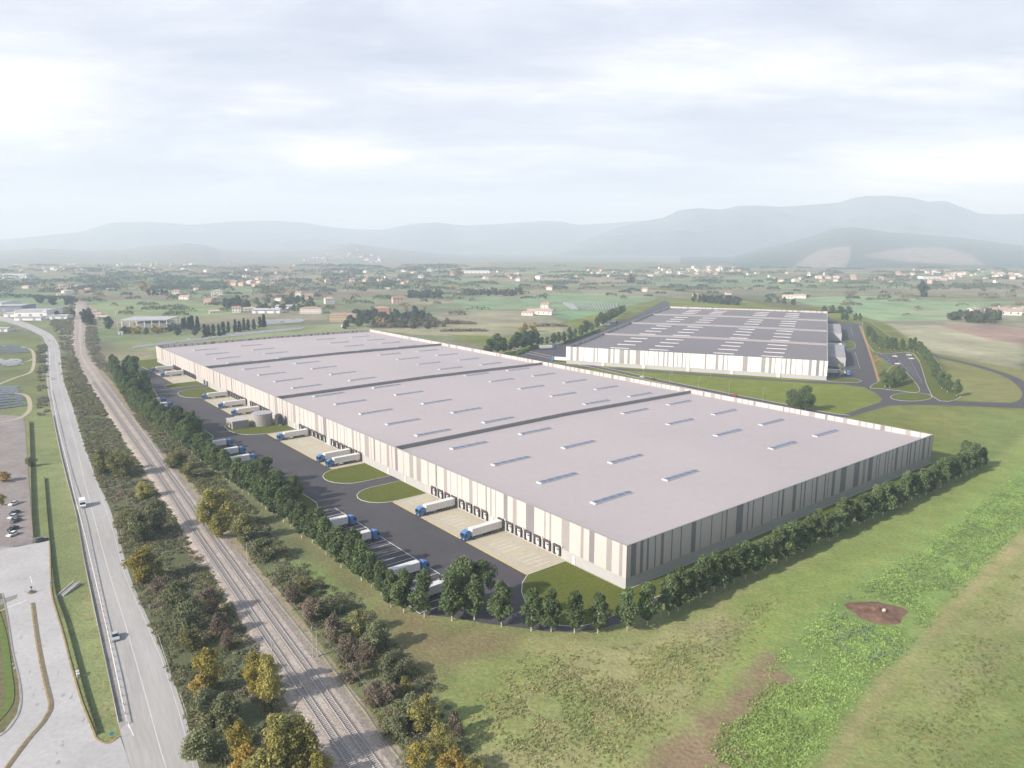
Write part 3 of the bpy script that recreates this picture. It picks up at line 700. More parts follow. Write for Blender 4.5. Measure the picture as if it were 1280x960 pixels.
# roads round the rear warehouse
ZS[0] = 0
def bnd(pts, n=5): return smooth(GP(pts), n, closed=True)
road('service_road', [(655, 441), (700, 455.2), (800, 462), (900, 469), (1000, 475.7), (1050, 477.5)], [(650, 446), (700, 457.5), (800, 464.3), (900, 471.3), (1000, 478.2), (1050, 480.5)], M_ASPH)
RR = [(640, 436), (700, 449), (760, 462), (803, 471.5), (850, 481.5), (918, 495), (990, 509), (1030, 517), (1060, 521)]
ribbon('rear_road', RR, 8.5, M_ASPH, kerb=True)
sheet('yard_asphalt', GP([(642, 446), (668, 434), (710, 429), (790, 396), (832, 375), (838, 381), (712, 452), (690, 452), (660, 449)]), M_ASPH)
# east yard and its junction
sheet('yard_asphalt', GP([(1034, 470), (1034.5, 395), (1046, 403), (1074, 404.5), (1098, 472), (1106, 482), (1120, 487), (1152, 490), (1168, 497), (1200, 502), (1290, 504), (1290, 511), (1215, 508), (1150, 506), (1112, 507), (1090, 513), (1062, 521.5), (1040, 523), (1050, 520), (1075, 511), (1100, 503), (1103, 498), (1094, 491), (1080, 484), (1050, 480), (1034, 478)]), M_ASPH)
ribbon('loop_road', [(1156, 440), (1172, 446), (1190, 450), (1212, 455), (1235, 461.5), (1255, 468), (1270, 475), (1281, 484), (1287, 494), (1280, 503), (1262, 506)], 8.5, M_ASPH)
ribbon('lane', [(1070, 404.5), (1090, 402.5), (1115, 404), (1140, 406), (1180, 405)], 7, mat('old_lane', (.17, .15, .135), .9, .1, .5))
sheet('car_park', GP([(1091, 440.5), (1139, 442), (1150, 455), (1170, 494), (1151, 491), (1118, 458)]), M_ASPH)
lawn(bnd([(1088, 485), (1092, 480), (1098, 477), (1118, 457), (1137, 470), (1149, 489.5), (1120, 488), (1100, 486)]))
lawn(bnd([(1036, 477), (1036, 473), (1056, 472.5), (1074, 474.5), (1075, 477.5), (1062, 478)], 3))
lawn(bnd([(1051, 427.5), (1052, 426), (1066, 427), (1068.5, 435), (1058, 437), (1052, 436)], 3))
t = [(1139+26*cos(a), 496.3+5.2*sin(a)) for a in np.linspace(0, 2*pi, 28)[:-1]]
lawn(GP(t), 'roundabout_lawn')
lawn(bnd([(1078, 404.5), (1090, 404.5), (1118, 424), (1146, 433), (1160, 440), (1172, 452), (1186, 480), (1200, 497), (1165, 495), (1142, 442), (1092, 439.5)], 4))
ribbon('cycle_path', [(1074.6, 407), (1084, 432), (1092, 455), (1098.5, 477)], 2.0, mat('orange_path', (.36, .20, .10), .9, .12, 1))
mb = MB(); z = lev()
def bay(p0, p1, nb, dep):
    a = np.array(G(*p0)); b2 = np.array(G(*p1)); d = (b2-a)/np.linalg.norm(b2-a); nn_ = np.array([-d[1], d[0]])*dep
    for i in range(nb+1):
        c = a+(b2-a)*i/nb; q = d*.1
        mb.poly([tuple(c-q), tuple(c+q), tuple(c+q+nn_), tuple(c-q+nn_)], z)
    mb.poly([tuple(a-nn_*.01), tuple(b2-nn_*.01), tuple(b2+nn_*.01), tuple(a+nn_*.01)], z+.005)
bay((1106, 442), (1120, 465), 16, 5); bay((1106, 442), (1120, 465), 16, -5); bay((1117, 442), (1136, 466), 16, 5); bay((1134, 443), (1153, 478), 20, -5)
bay((1063, 408), (1066, 420), 8, -9); bay((1069, 440), (1075, 461), 12, -9); bay((1096, 442), (1100, 455), 8, 5)
tag(mb.build('bay_marking', M_WORN), kind='structure')
# green bank of the approach road behind the rear warehouse
pts = smooth(GP([(816, 361), (850, 363.5), (890, 367.5), (925, 373), (960, 379), (1000, 386), (1040, 391.5)]), 8)
P = np.array(pts); wv = np.linspace(18, 26, len(P)); T = np.gradient(P, axis=0); T /= np.linalg.norm(T, axis=1)[:, None]; Nn = np.stack([-T[:, 1], T[:, 0]], 1)
pr = [(-1, 0.05), (-.35, 2.2), (.35, 2.2), (1, .05)]
mb = MB(); v = []
for s, zz_ in pr: v += [(*p, zz_) for p in (P+Nn*(s*wv)[:, None])]
k = len(P); mb.add(v, [(r*k+i, (r+1)*k+i, (r+1)*k+i+1, r*k+i+1) for r in range(3) for i in range(k-1)])
tag(mb.build('embankment', mat('bank_grass', (.105, .105, .028), .95, .2, .3)), kind='structure')

# ------------------------------------------------------------------ the two warehouses
def barcode(L, r, lo=1.6, hi=9.0, dk=.25):
    """stripe widths along a facade: pale panels broken by grey ones"""
    o = []; x = 0; pale = True
    while x < L:
        if pale: wd = r.choice([r.uniform(lo, 3.2), r.uniform(lo, 4.5), r.uniform(4, hi)]); m = 0
        else: wd = r.choice([.6, .8, 1.0, 1.4, 2.4]) if r.random() < .88 else r.uniform(3, 5); m = 2 if r.random() < dk else 1
        o.append((x, min(L, x+wd), m)); x += wd; pale = not pale
    return o
def facade(root, name, L, origin, ang, z0, z1, seed, th=.4, zr=None, pale=None, **kw):
    """one wall of striped panels; local x runs along the wall, the outside is at -y"""
    mb = MB(); o = barcode(L, random.Random(seed), **kw); ca, sa = cos(ang), sin(ang)
    def tf(v): return [(origin[0]+ca*x-sa*y, origin[1]+sa*x+ca*y, z) for x, y, z in v]
    for a, b2, m in o:
        mb.add(tf([(a, 0, z0), (b2, 0, z0), (b2, 0, z1), (a, 0, z1)]), [(0, 1, 2, 3)], m)
        mb.add(tf([(a, th, z0), (b2, th, z0), (b2, th, z1), (a, th, z1)]), [(3, 2, 1, 0)], m)
        mb.add(tf([(a, 0, z1), (b2, 0, z1), (b2, th, z1), (a, th, z1)]), [(0, 1, 2, 3)], 1)
        mb.add(tf([(a, 0, z0), (b2, 0, z0), (b2, th, z0), (a, th, z0)]), [(3, 2, 1, 0)], 1)
    return mb.build(name, [pale or M_CREAM, M_STRIPE, M_DSTRIPE], root)
def warehouse(root, W, L, h, zb, walls, roofm, sky_u, sky_v, fw, seed, sl, sw, skm, skf, fwm, ridge):
    hr = h-2.5
    for (nm, LL, org, ang, kw), sd in zip(walls, range(9)): facade(root, nm, LL, org, ang, zb, h, seed+sd, **kw)
    mb = MB(); i = .18
    mb.box(i, W-i, i, i+.3, 0, zb-.004); mb.box(i, W-i, L-i-.3, L-i, 0, zb-.004); mb.box(i, i+.3, i+.3, L-i-.3, 0, zb-.004); mb.box(W-i-.3, W-i, i+.3, L-i-.3, 0, zb-.004)
    mb.build('plinth', M_PLINTH, root)
    e = .41; m_ = W/2
    prof = [(e, hr-.4), (e, hr), (m_, hr+ridge), (W-e, hr), (W-e, hr-.4)]
    MB().prism(prof, e, L-e, 'y').build('roof', roofm, root)
    mb = MB()
    for x0, x1, y0, y1 in ((-.06, W+.06, -.06, .46), (-.06, W+.06, L-.46, L+.06), (-.06, .46, .46, L-.46), (W-.46, W+.06, .46, L-.46)): mb.box(x0, x1, y0, y1, h+.003, h+.13)
    mb.build('coping', M_COPE, root)
    def rz(u): return hr+ridge*(1-abs(u-m_)/m_)
    for v in fw:
        mb = MB()
        for ua, ub in ((e, m_), (m_, W-e)):
            za, zb2 = rz(ua), rz(ub); H_ = 1.9
            mb.add([(ua, v-.3, za-.2), (ub, v-.3, zb2-.2), (ub, v+.3, zb2-.2), (ua, v+.3, za-.2), (ua, v-.3, za+H_), (ub, v-.3, zb2+H_), (ub, v+.3, zb2+H_), (ua, v+.3, za+H_)], [(4, 5, 6, 7), (0, 1, 5, 4), (1, 2, 6, 5), (2, 3, 7, 6), (3, 0, 4, 7)])
        mb.build('fire_wall', fwm, root)
    proto = None; n_ = 0
    for v in sky_v:
        for u in sky_u:
            n_ += 1
            if n_ > 100: break
            if proto is None:
                mb = MB().box(-sl/2, sl/2, -sw/2, sw/2, 0, .45)
                pk = [(-sw/2+.1, .45), (0, .45+.16), (sw/2-.1, .45)]
                mb.prism(pk, -sl/2+.7, sl/2-.35, 'x', 1)
                for q in range(4):
                    x = -sl/2+4+q*(sl-6)/3.5; mb.prism([(-sw/2+.1, .452), (0, .63), (sw/2-.1, .452)], x, x+.1, 'x', 0)
                proto = mb.build('skylight', [skf, skm], root)
                o = proto
            else:
                o = proto.copy(); COL.objects.link(o)
            o.location = (u+rnd.uniform(-.3, .3), v+rnd.uniform(-.4, .4), rz(u)-.05)
    return rz

WA = empty('warehouse', (*AN, 0), ATH, 'huge near warehouse with pale mauve roof, striped cream walls and loading docks', 'warehouse')
kA = dict(lo=1.8, hi=9.0)
warehouse(WA, AW, AL, AH, 3.7,
          [('wall_cladding', AL, (0, AL), -pi/2, dict(lo=1.4, hi=5.5, dk=.28)), ('wall_cladding', AW, (0, 0), 0, dict(lo=1.4, hi=6.5, dk=.9)),
           ('wall_cladding', AL-.82, (AW, .41), pi/2, dict(lo=2.2, hi=10)), ('wall_cladding', AW, (AW, AL), pi, dict(lo=1.2, hi=4.5, dk=.9))],
          M_ROOF, [32.7, 73.5, 147, 185.5], [38, 68, 98, 130, 161, 190.5, 221, 253.5, 283, 317.5, 348, 380, 412, 448, 479, 509, 541], [145.5, 290.5, 435.5], 100, 20.5, 2.9, M_SKYG, M_SKYF, M_FIRE, 1.0)
# loading docks on the sunlit side (children of the warehouse, local u < 0)
DOCKV = []
def dockdoor(v, first=[None]):
    if first[0] is None:
        mb = MB()
        mb.box(-.55, .17, -1.75, -1.2, .9, 4.4, 0); mb.box(-.55, .17, 1.2, 1.75, .9, 4.4, 0); mb.box(-.62, .17, -1.75, 1.75, 3.75, 4.5, 0)
        mb.box(.05, .172, -1.2, 1.2, 1.1, 3.75, 1); mb.box(-.5, .17, -1.2, -.95, .75, 1.15, 0); mb.box(-.5, .17, .95, 1.2, .75, 1.15, 0)
        mb.box(-.02, .05, -.5, .5, 2.5, 3.0, 2)
        o = mb.build('dock_door', [M_DOCK, M_DOOR, M_WIN], WA); first[0] = o
    else:
        o = first[0].copy(); COL.objects.link(o)
    o.location = (0, v, 0)
def walllamp(v, z, first=[None]):
    if first[0] is None:
        mb = MB().cbox(-.5, -.003, -.3, .3, -.3, .3, .06); first[0] = o = mb.build('wall_light', M_DOOR, WA)
    else: o = first[0].copy(); COL.objects.link(o)
    o.location = (0, v, z)
for a, b2 in aprons:
    v = a+4.6; k = 0
    while v < b2-2:
        if abs(v-(a+41)) > 3.2:
            dockdoor(v); DOCKV.append(v)
            if k % 2 == 0: walllamp(v-2.6, 4.75)
            k += 1
        v += 5.2
for v in (23.5, 69.0, 133.8, 149.1, 214, 259.5, 338, 383, 423, 496, 529):
    MB().box(.02, .30, -.7, .7, .05, 2.9, 0).box(-.05, .02, -.62, .62, .12, 2.8, 0).build('personnel_door', M_DOOR, WA).location = (0, v, 0)
for v in (427, 434):
    MB().box(.02, .4, -1.9, 1.9, .05, 5.6, 0).box(-.12, .02, -2.15, -1.9, .05, 5.8, 1).box(-.12, .02, 1.9, 2.15, .05, 5.8, 1).box(-.12, .02, -2.15, 2.15, 5.8, 6.05, 1).build('goods_entrance', [M_DARKDOOR, M_DOOR], WA).location = (0, v, 0)

WB = empty('warehouse', (*BN, 0), BTH, 'second warehouse farther back with dark grey roof, thin white skylights and bright striped end wall', 'warehouse')
warehouse(WB, BW, BL, BH, 3.4,
          [('wall_cladding', BL, (0, BL), -pi/2, dict(lo=2, hi=9)), ('wall_cladding', BW, (0, 0), 0, dict(lo=1.8, hi=13, dk=.1, pale=mat('cladding_white', (.80, .79, .73), .55, .03, .4))), ('wall_cladding', BL-.82, (BW, .41), pi/2, dict(lo=2, hi=9)), ('wall_cladding', BW, (BW, BL), pi, dict(lo=3, hi=10))],
          M_ROOF2, [43, 78, 134, 173], [23, 48, 73, 99, 137, 165, 193, 221, 251, 278, 305, 332, 368, 392, 416, 440], [118, 236, 355], 300, 17, 1.9, mat('skylight_white', (.42, .405, .425), .5, .05, 1), M_SKYF, M_ROOFEDGE, 1.0)
for i, (px, py) in enumerate([(755, 457), (806, 460), (861, 463.5), (915, 467.5), (973, 471.5)]):
    u, v = Buv(px, py)
    MB().cbox(-1.4, 1.4, -.5, .17, .05, 3.2, .08).build('entrance_porch', M_DOOR, WB).location = (u, 0, 0)
# two-storey office blocks on its shaded flank
def annex(v0, v1, wd=15):
    mb = MB().box(BW+.003, BW+wd, v0, v1, 0, 8.4)
    a = mb.build('office_block', M_PLINTH, WB)
    MB().box(BW+.3, BW+wd-.3, v0+.3, v1-.3, 8.404, 8.6).build('roof', mat('office_roof', (.33, .31, .32), .7, .05, .4), a)
    mb = MB()
    for f in (.33, .66): mb.box(BW+.4, BW+wd-.4, v0+(v1-v0)*f-.3, v0+(v1-v0)*f+.3, 8.604, 8.95)
    mb.build('roof_step', M_ROOFEDGE, a)
    for z in (1.2, 4.8):
        mb = MB().box(BW+wd-.1, BW+wd+.05, v0+2, v1-2, z, z+2.0)
        mb.build('window_band', M_WIN, a)
annex(75, 165); annex(265, 375)

# ------------------------------------------------------------------ articulated lorries
def cabcol(): return paint('lorry_cab_blue', (.075, .195, .46), .4)
M_BLUE = cabcol(); M_TRAIL = paint('trailer_white', (.68, .66, .645), .5); M_RIM = mat('wheel_rim', (.4, .4, .41), .4, .05, 2, metal=.5)
def wheel(mbp, r=.5, wd=.32):
    o = MB(); n_ = 14
    o.cyl((0, -wd/2, 0), (0, wd/2, 0), r, r, n_, 0); o.cyl((0, -wd/2-.02, 0), (0, wd/2+.02, 0), r*.55, r*.55, 10, 1)
    return o
def lorry():
    """cab faces local -x; the tail of the trailer is at x=0"""
    root = empty('articulated_lorry', (0, 0, 0))
    L = 17.2; x0 = -L
    # cab: raked front, roof deflector
    prof = [(x0+.05, .62), (x0+.0, 1.5), (x0+.10, 2.35), (x0+.42, 3.15), (x0+1.0, 3.5), (x0+2.15, 3.78), (x0+2.3, 3.7), (x0+2.3, .62)]
    cab = MB().prism(prof, -1.22, 1.22, 'y').build('cab', M_BLUE, root)
    MB().prism([(x0-.012, 1.62), (x0+.07, 2.36), (x0+.30, 2.93), (x0+.36, 2.9), (x0+.14, 2.34), (x0+.05, 1.62)], -1.08, 1.08, 'y').build('windscreen', M_GLASS, cab)
    for s in (-1, 1):
        MB().prism([(x0+.35, 1.75), (x0+.5, 2.6), (x0+1.25, 2.6), (x0+1.25, 1.75)], s*1.225, s*1.24, 'y').build('side_window', M_GLASS, cab)
        MB().cbox(x0-.02, x0+.1, s*.95-.2, s*.95+.2, .78, 1.02, .02).build('headlight', M_LAMP, cab)
        MB().box(x0+.1, x0+.32, s*1.25 if s > 0 else -1.5, 1.5 if s > 0 else -1.25, 1.8, 2.55).build('mirror', M_CHAS, cab)
        MB().prism([(x0+2.25, 1.0), (x0+2.25, 3.55), (x0+2.75, 3.3), (x0+2.75, 1.0)], s*1.12-.05, s*1.12+.05, 'y').build('side_fairing', M_BLUE, cab)
    MB().box(x0-.06, x0+.3, -1.2, 1.2, .38, .64).box(x0-.03, x0+.02, -.7, .7, .8, 1.45).build('bumper', M_CHAS, cab)
    MB().box(x0+.4, x0+6.2, -.55, .55, .62, 1.02).box(x0+2.5, x0+3.4, -1.15, -.6, .45, 1.0).box(x0+2.5, x0+3.4, .6, 1.15, .45, 1.0).build('tractor_chassis', M_CHAS, root)
    tr = MB().cbox(-13.6, -.02, -1.27, 1.27, 1.14, 4.0, .05).build('trailer_box', M_TRAIL, root)
    MB().box(-13.5, -.1, -1.29, -1.27, 1.12, 1.24).box(-13.5, -.1, 1.27, 1.29, 1.12, 1.24).build('side_rail', M_CHAS, tr)
    MB().box(-.02, .03, -1.2, -.03, 1.25, 3.9).box(-.02, .03, .03, 1.2, 1.25, 3.9).build('rear_door', M_DOOR, tr)
    MB().box(-13.3, -.2, -.5, .5, .9, 1.137).box(-8.8, -6.4, -1.2, -.9, .5, 1.0).box(-8.8, -6.4, .9, 1.2, .5, 1.0).box(-.25, -.1, -1.15, 1.15, .5, .7).box(-10.6, -10.4, -.9, -.7, .1, .9).box(-10.6, -10.4, .7, .9, .1, .9).build('trailer_chassis', M_CHAS, root)
    w0 = None
    for x in (x0+1.35, x0+4.9, -4.9, -3.6, -2.3):
        for s in (-1, 1):
            if w0 is None:
                w0 = o = wheel(None).build('wheel', [M_TYRE, M_RIM], root)
            else: o = w0.copy(); COL.objects.link(o)
            o.location = (x, s*1.05, .5)
    return root
L0 = lorry(); first = [True]
def put_lorry(pt, ang, label, group):
    o = L0 if first[0] else copy_tree(L0); first[0] = False
    o.location = (*pt, .06); o.rotation_euler = (0, 0, ang); tag(o, label, 'lorry', group); return o
dk = [(60.5, 'docked white lorry with blue cab, nearest of all at the warehouse wall'), (96, 'white lorry with blue cab at the second-nearest dock group, just past the oval lawn'),
      (177.3, 'docked white lorry, nearer of the close pair beyond the two oval lawns'), (187.2, 'docked white lorry, farther of the close pair beyond the two oval lawns'),
      (238.5, 'white lorry at a dock alone in front of the round water tank lawn'), (317.5, 'white lorry at a dock with its tail half hidden behind the round water tank'),
      (336.8, 'white lorry at a dock next beyond the one half hidden by the water tank'), (384.0-5, 'white lorry at a dock alone at the far end of the third concrete apron'),
      (491, 'white lorry at a dock, second from the far end of the warehouse'), (522, 'white lorry with pale blue cab at the dock farthest from the camera')]
def near_dock(v): return min(DOCKV, key=lambda q: abs(q-v))
for v, lab in dk: put_lorry(A(-.75, near_dock(v)), ATH, lab, 'lorries backed on to the loading docks')
pk = [(102.5, 'parked lorry facing the docks, farthest of the three seen in the nearest bays'), (84.0, 'parked lorry facing the docks, middle one of the three in the nearest bays'), (50.6, 'parked lorry facing the docks, nearest fully visible one behind the tree row'),
      (33.5, 'parked lorry mostly hidden behind the big corner trees'), (245.2, 'parked lorry facing the docks, alone opposite the pump house'), (226, 'parked lorry, farther of the close pair beside the trees opposite the second apron'), (209, 'parked lorry, nearer of the close pair beside the trees opposite the second apron'),
      (381.5, 'far parked lorry peeping out behind the dense tree row, farther of two'), (364, 'far parked lorry peeping out behind the dense tree row, nearer of two')]
for v, lab in pk: put_lorry(A(-57.3, v), ATH+pi, lab, 'lorries parked in the bays behind the trees')
# lorries at the rear warehouse
for px, py, ang, lab in [(674.5, 437, ATH-pi-.35, 'white lorry alone on the dark yard left of the rear warehouse'), (749, 408, ATH-pi-.55, 'white lorry left of the rear warehouse, nearer of two beside the dark trees'), (757, 404.5, ATH-pi-.55, 'white lorry left of the rear warehouse, farther of two beside the dark trees')]:
    put_lorry(G(px, py), ang, lab, 'lorries at the rear warehouse')
put_lorry(B(-.6, 10), BTH, 'white lorry whose blue cab sticks out past the left corner of the rear warehouse', 'lorries at the rear warehouse')
put_lorry(B(-.6, 330), BTH, 'white lorry at the far left corner of the rear warehouse', 'lorries at the rear warehouse')
for v, lab in [(34, 'white lorry at the shaded flank of the rear warehouse, beside the small pale tree'), (172, 'white lorry just beyond the nearer office block of the rear warehouse'), (205, 'white lorry between the two office blocks of the rear warehouse, nearer one'), (214, 'white lorry between the two office blocks of the rear warehouse, farther one'), (386, 'white lorry beyond the farther office block of the rear warehouse')]:
    put_lorry(B(BW+.7, v), BTH+pi, lab, 'lorries at the rear warehouse')

# ------------------------------------------------------------------ cars and vans
def car(name, colr_, label, group, px=None, ang=0, pt=None, van=False):
    root = empty(name, (*(pt or G(*px)), .06), ang, label, 'van' if van else 'car', group)
    m = paint('car_paint_'+'_'.join(str(int(c*100)) for c in colr_), colr_, .3, .5)
    if van:
        prof = [(-2.9, .42), (-2.95, 1.1), (-2.3, 1.35), (-1.75, 2.3), (-1.5, 2.35), (-1.4, 3.0), (2.9, 3.0), (2.95, .42)]; hw = 1.1
        body = MB().prism(prof, -hw, hw, 'y').build('body', m, root)
        MB().prism([(-2.32, 1.36), (-1.80, 2.25), (-1.76, 2.22), (-2.26, 1.33)], -.95, .95, 'y').build('windscreen', M_GLASS, body)
        for s in (-1, 1): MB().prism([(-2.0, 1.4), (-1.6, 2.1), (-1.0, 2.1), (-1.0, 1.4)], s*hw-.005*s, s*(hw+.012), 'y').build('side_window', M_GLASS, body)
        wx, r, hw_ = (-1.9, 1.9), .38, .95; hx = -2.95; hz = .85
    else:
        lo = [(-2.1, .30), (-2.16, .62), (-1.95, .82), (-1.0, .95), (1.9, 1.0), (2.12, .85), (2.14, .35)]; hw = .88
        mb = MB(); n_ = len(lo)
        body = mb.prism(lo, -hw, hw, 'y').build('body', m, root)
        g = MB(); a = [(-1.05, .95, .82), (1.75, .99, .82)]
        bot = [(-1.08, -.80, .955), (1.72, -.80, .985), (1.72, .80, .985), (-1.08, .80, .955)]; top = [(-.25, -.62, 1.44), (1.05, -.62, 1.46), (1.05, .62, 1.46), (-.25, .62, 1.44)]
        g.add(bot+top, [(0, 1, 5, 4), (1, 2, 6, 5), (2, 3, 7, 6), (3, 0, 4, 7)]).build('windows', M_GLASS, body)
        MB().cbox(-.30, 1.10, -.65, .65, 1.43, 1.50, .04).build('car_roof', m, body)
        wx, r, hw_ = (-1.32, 1.32), .32, .78; hx = -2.15; hz = .66
    for s in (-1, 1): MB().cbox(hx-.03, hx+.08, s*hw*.72-.16, s*hw*.72+.16, hz-.08, hz+.08, .02).build('headlight', M_LAMP, body)
    w0 = None
    for x in wx:
        for s in (-1, 1):
            if w0 is None: w0 = o = wheel(None, r, .22).build('wheel', [M_TYRE, M_RIM], root)
            else: o = w0.copy(); COL.objects.link(o)
            o.location = (x, s*hw_, r)
    return root
def heading(p, q):
    a, b2 = G(*p), G(*q); return atan2(b2[1]-a[1], b2[0]-a[0])
hd = heading((103, 632), (106, 650))
car('delivery_van', (.80, .80, .78), 'white box van driving towards the camera in the left lane of the road', 'vehicles on the road', (103.5, 633), hd+pi, van=True)
car('car', (.42, .46, .47), 'silver grey car driving towards the camera in the left lane of the road', 'vehicles on the road', (144.5, 798), heading((144, 790), (149, 815))+pi)
car('car', (.78, .78, .77), 'small white car far along the road near the junction bend', 'vehicles on the road', (64.5, 474), heading((63, 470), (65, 490))+pi)
car('car', (.7, .7, .7), 'pale car on the bend where the far road turns left', 'vehicles on the road', (61.5, 426), heading((58, 421), (66, 432))+pi)
pa = heading((8, 631), (25, 624))
for px, py, c, lab in [(17.5, 631, (.75, .75, .74), 'white car parked apart from the row at the left edge'), (18, 642.5, (.05, .055, .07), 'dark car at the far end of the parked row at the left edge'), (17, 647.5, (.62, .63, .65), 'silver car second from the far end of the parked row'), (19.5, 652.5, (.07, .075, .085), 'dark grey car in the middle of the parked row'), (16, 662.5, (.022, .022, .026), 'black car beside the near white car in the parked row'), (16, 669.5, (.80, .80, .79), 'white car at the near end of the parked row')]:
    car('car', c, lab, 'cars parked at the left edge', (px, py), pa)
car('car', (.075, .08, .10), 'dark blue grey car turning out of the car park gate', 'cars parked at the left edge', (51, 676.5), heading((42, 679), (58, 674))+pi)
ra = heading((780, 467), (830, 477))
car('car', (.66, .67, .68), 'silver car on the road behind the near warehouse', 'cars on the rear road', (803, 472), ra); car('car', (.06, .065, .07), 'dark car following the silver car on the road behind the near warehouse', 'cars on the rear road', (816, 474.8), ra)
car('car', (.42, .022, .03), 'red car on the road behind the near warehouse', 'cars on the rear road', (918, 495.5), ra)
ca = heading((1106, 442), (1120, 465))+pi/2
for px, py, c, lab in [(1112, 452.5, (.07, .13, .38), 'blue car in the small car park'), (1118.5, 446, (.78, .78, .78), 'white car in the far row of the small car park'), (1122, 455.5, (.8, .8, .79), 'white car in the near half of the small car park, right of the blue car'), (1136, 444.5, (.78, .78, .77), 'white car at the far right corner of the small car park'), (1139, 449, (.72, .72, .73), 'pale car second from the far right corner of the car park'), (1092, 446.5, (.5, .07, .06), 'red car at the far left end of the small car park'), (1098, 452, (.5, .06, .05), 'red car nearer the path in the small car park')]:
    car('car', c, lab, 'cars in the small car park', (px, py), ca)

# ------------------------------------------------------------------ pump house and tanks
tk = empty('water_tank', (*A(-11, 281), .1), ATH, 'large round pale concrete water tank beside the loading docks', 'water tank')
MB().cyl((0, 0, 0), (0, 0, 7.0), 5.8, 5.8, 40).build('shell', mat('tank_concrete', (.36, .335, .31), .8, .08, .25, tint=(.31, .29, .275), scale2=.15), tk, smooth=False)
MB().cyl((0, 0, 7.003), (0, 0, 7.25), 5.95, 5.95, 40).build('lid', M_SHEDR, tk)
MB().box(-.3, -.24, -6.05, -5.82, 0, 7.8).box(.24, .3, -6.05, -5.82, 0, 7.8).build('ladder', M_METAL, tk)
t2 = empty('storage_tank', (*A(-4.2, 273), .1), ATH, 'dark upright rounded tank standing against the warehouse wall', 'storage tank')
MB().cyl((0, 0, 0), (0, 0, 6.0), 2.2, 2.2, 24).cyl((0, 0, 6.0), (0, 0, 6.7), 2.2, 1.5, 24).cyl((0, 0, 6.7), (0, 0, 7.0), 1.5, .5, 24).build('shell', mat('dark_tank', (.06, .065, .068), .6, .1, 1), t2)
MB().cbox(-.9, .9, -2.6, -2.1, .05, .9, .05).build('valve_box', M_METAL, t2)
t3 = empty('pump_house', (*A(-24.5, 284.5), .1), ATH, 'low grey-brown flat-roofed pump house in front of the round tank', 'pump house')
MB().box(-4.6, 4.6, -5.6, 5.6, 0, 4.4).build('wall', mat('pump_wall', (.30, .28, .265), .8, .06, .5), t3)
MB().box(-4.8, 4.8, -5.8, 5.8, 4.403, 4.75).build('roof', mat('pump_roof', (.46, .43, .41), .8, .05, .5), t3)
MB().box(-4.66, -4.59, -3.0, -1.0, .05, 3.0).build('door', M_DARKDOOR, t3); MB().box(-4.66, -4.59, 1.0, 3.4, 1.2, 2.6).build('window', M_WIN, t3)

# ------------------------------------------------------------------ trees
G_SITE = leafm('leaf_dark_green', (.082, .110, .045), (.065, .090, .042))
G_OLIVE = leafm('leaf_olive', (.15, .14, .055), (.115, .12, .052)); G_GREEN = leafm('leaf_green', (.135, .14, .07), (.11, .12, .065))
G_YEL = leafm('leaf_yellow', (.235, .185, .04), (.165, .155, .045)); G_YG = leafm('leaf_yellow_green', (.22, .195, .06), (.16, .155, .058)); G_ORA = leafm('leaf_orange', (.26, .175, .045), (.20, .16, .05))
G_BRO = leafm('leaf_brown', (.155, .115, .085), (.13, .11, .08)); G_PUR = leafm('leaf_purple_brown', (.145, .112, .085), (.125, .108, .075)); G_GREY = leafm('leaf_grey_green', (.15, .145, .10), (.125, .12, .088))
G_CON = leafm('leaf_conifer', (.038, .06, .036), (.032, .052, .034)); G_HEDGE = leafm('leaf_hedge', (.10, .145, .03), (.08, .12, .03))
def crown_pts(nb, n, h0, h1, rad, shape, seed):
    """points through the volume of a crown made of nb uneven clumps"""
    r = np.random.default_rng(seed); cs = []; rs = []
    for i in range(nb):
        t = (i+.5)/nb+r.uniform(-.06, .06); z = h0+(h1-h0)*np.clip(t, .02, .97)
        if shape == 'round': env = math.sin(pi*min(max(t, .03), .97))**.6
        elif shape == 'cone': env = (1-t)**.8+.05
        elif shape == 'birch': env = min(1, t*3.0)**.7*(1-max(0, t-.3)/.75)**.75
        else: env = .75+.25*math.sin(pi*t)
        a = r.uniform(0, 2*pi); d = rad*env*r.uniform(.2, .72)*(.45 if shape == 'cone' else 1)
        cs.append((cos(a)*d, sin(a)*d, z)); rs.append(rad*r.uniform(.30, .52)*(.55+.45*env))
    cs = np.array(cs); rs = np.array(rs); k = r.integers(0, nb, n)
    u = r.normal(size=(n, 3)); u /= np.linalg.norm(u, axis=1)[:, None]; q = r.uniform(.12, 1, n)**.5
    P = cs[k]+u*(rs[k]*q)[:, None]*np.array([1, 1, .85]); return P, u, cs
def tree_proto(name, leaf, bark, h, rad, h0, nb, n, size, shape, seed, tr=.16, limbs=5):
    root = empty(name, (0, 0, 0))
    P, u, cs = crown_pts(nb, n, h0, h, rad, shape, seed)
    link('crown', quadmesh('crown', leafquads(P, size, .3, u*.55)), leaf, root)
    mb = MB(); r = random.Random(seed); top = h0+(h-h0)*.7; pts = [(0, 0, -.1)]
    for k in range(1, 6): pts.append((r.uniform(-.12, .12)*k*.5, r.uniform(-.12, .12)*k*.5, top*k/5))
    for k in range(5): mb.cyl(pts[k], pts[k+1], tr*(1-.16*k)*(1.25 if k == 0 else 1), tr*(1-.16*(k+1)), 7, caps=k in (0, 4))
    for c in cs[:: max(1, len(cs)//limbs)]:
        z = max(h0*.75, c[2]-rad*.6); k = min(4, int(z/top*5)); mb.cyl((pts[k][0], pts[k][1], min(z, top)), tuple(c), tr*.4, tr*.12, 5, caps=False)
    mb.build('trunk', bark, root); return root
POOL = {}
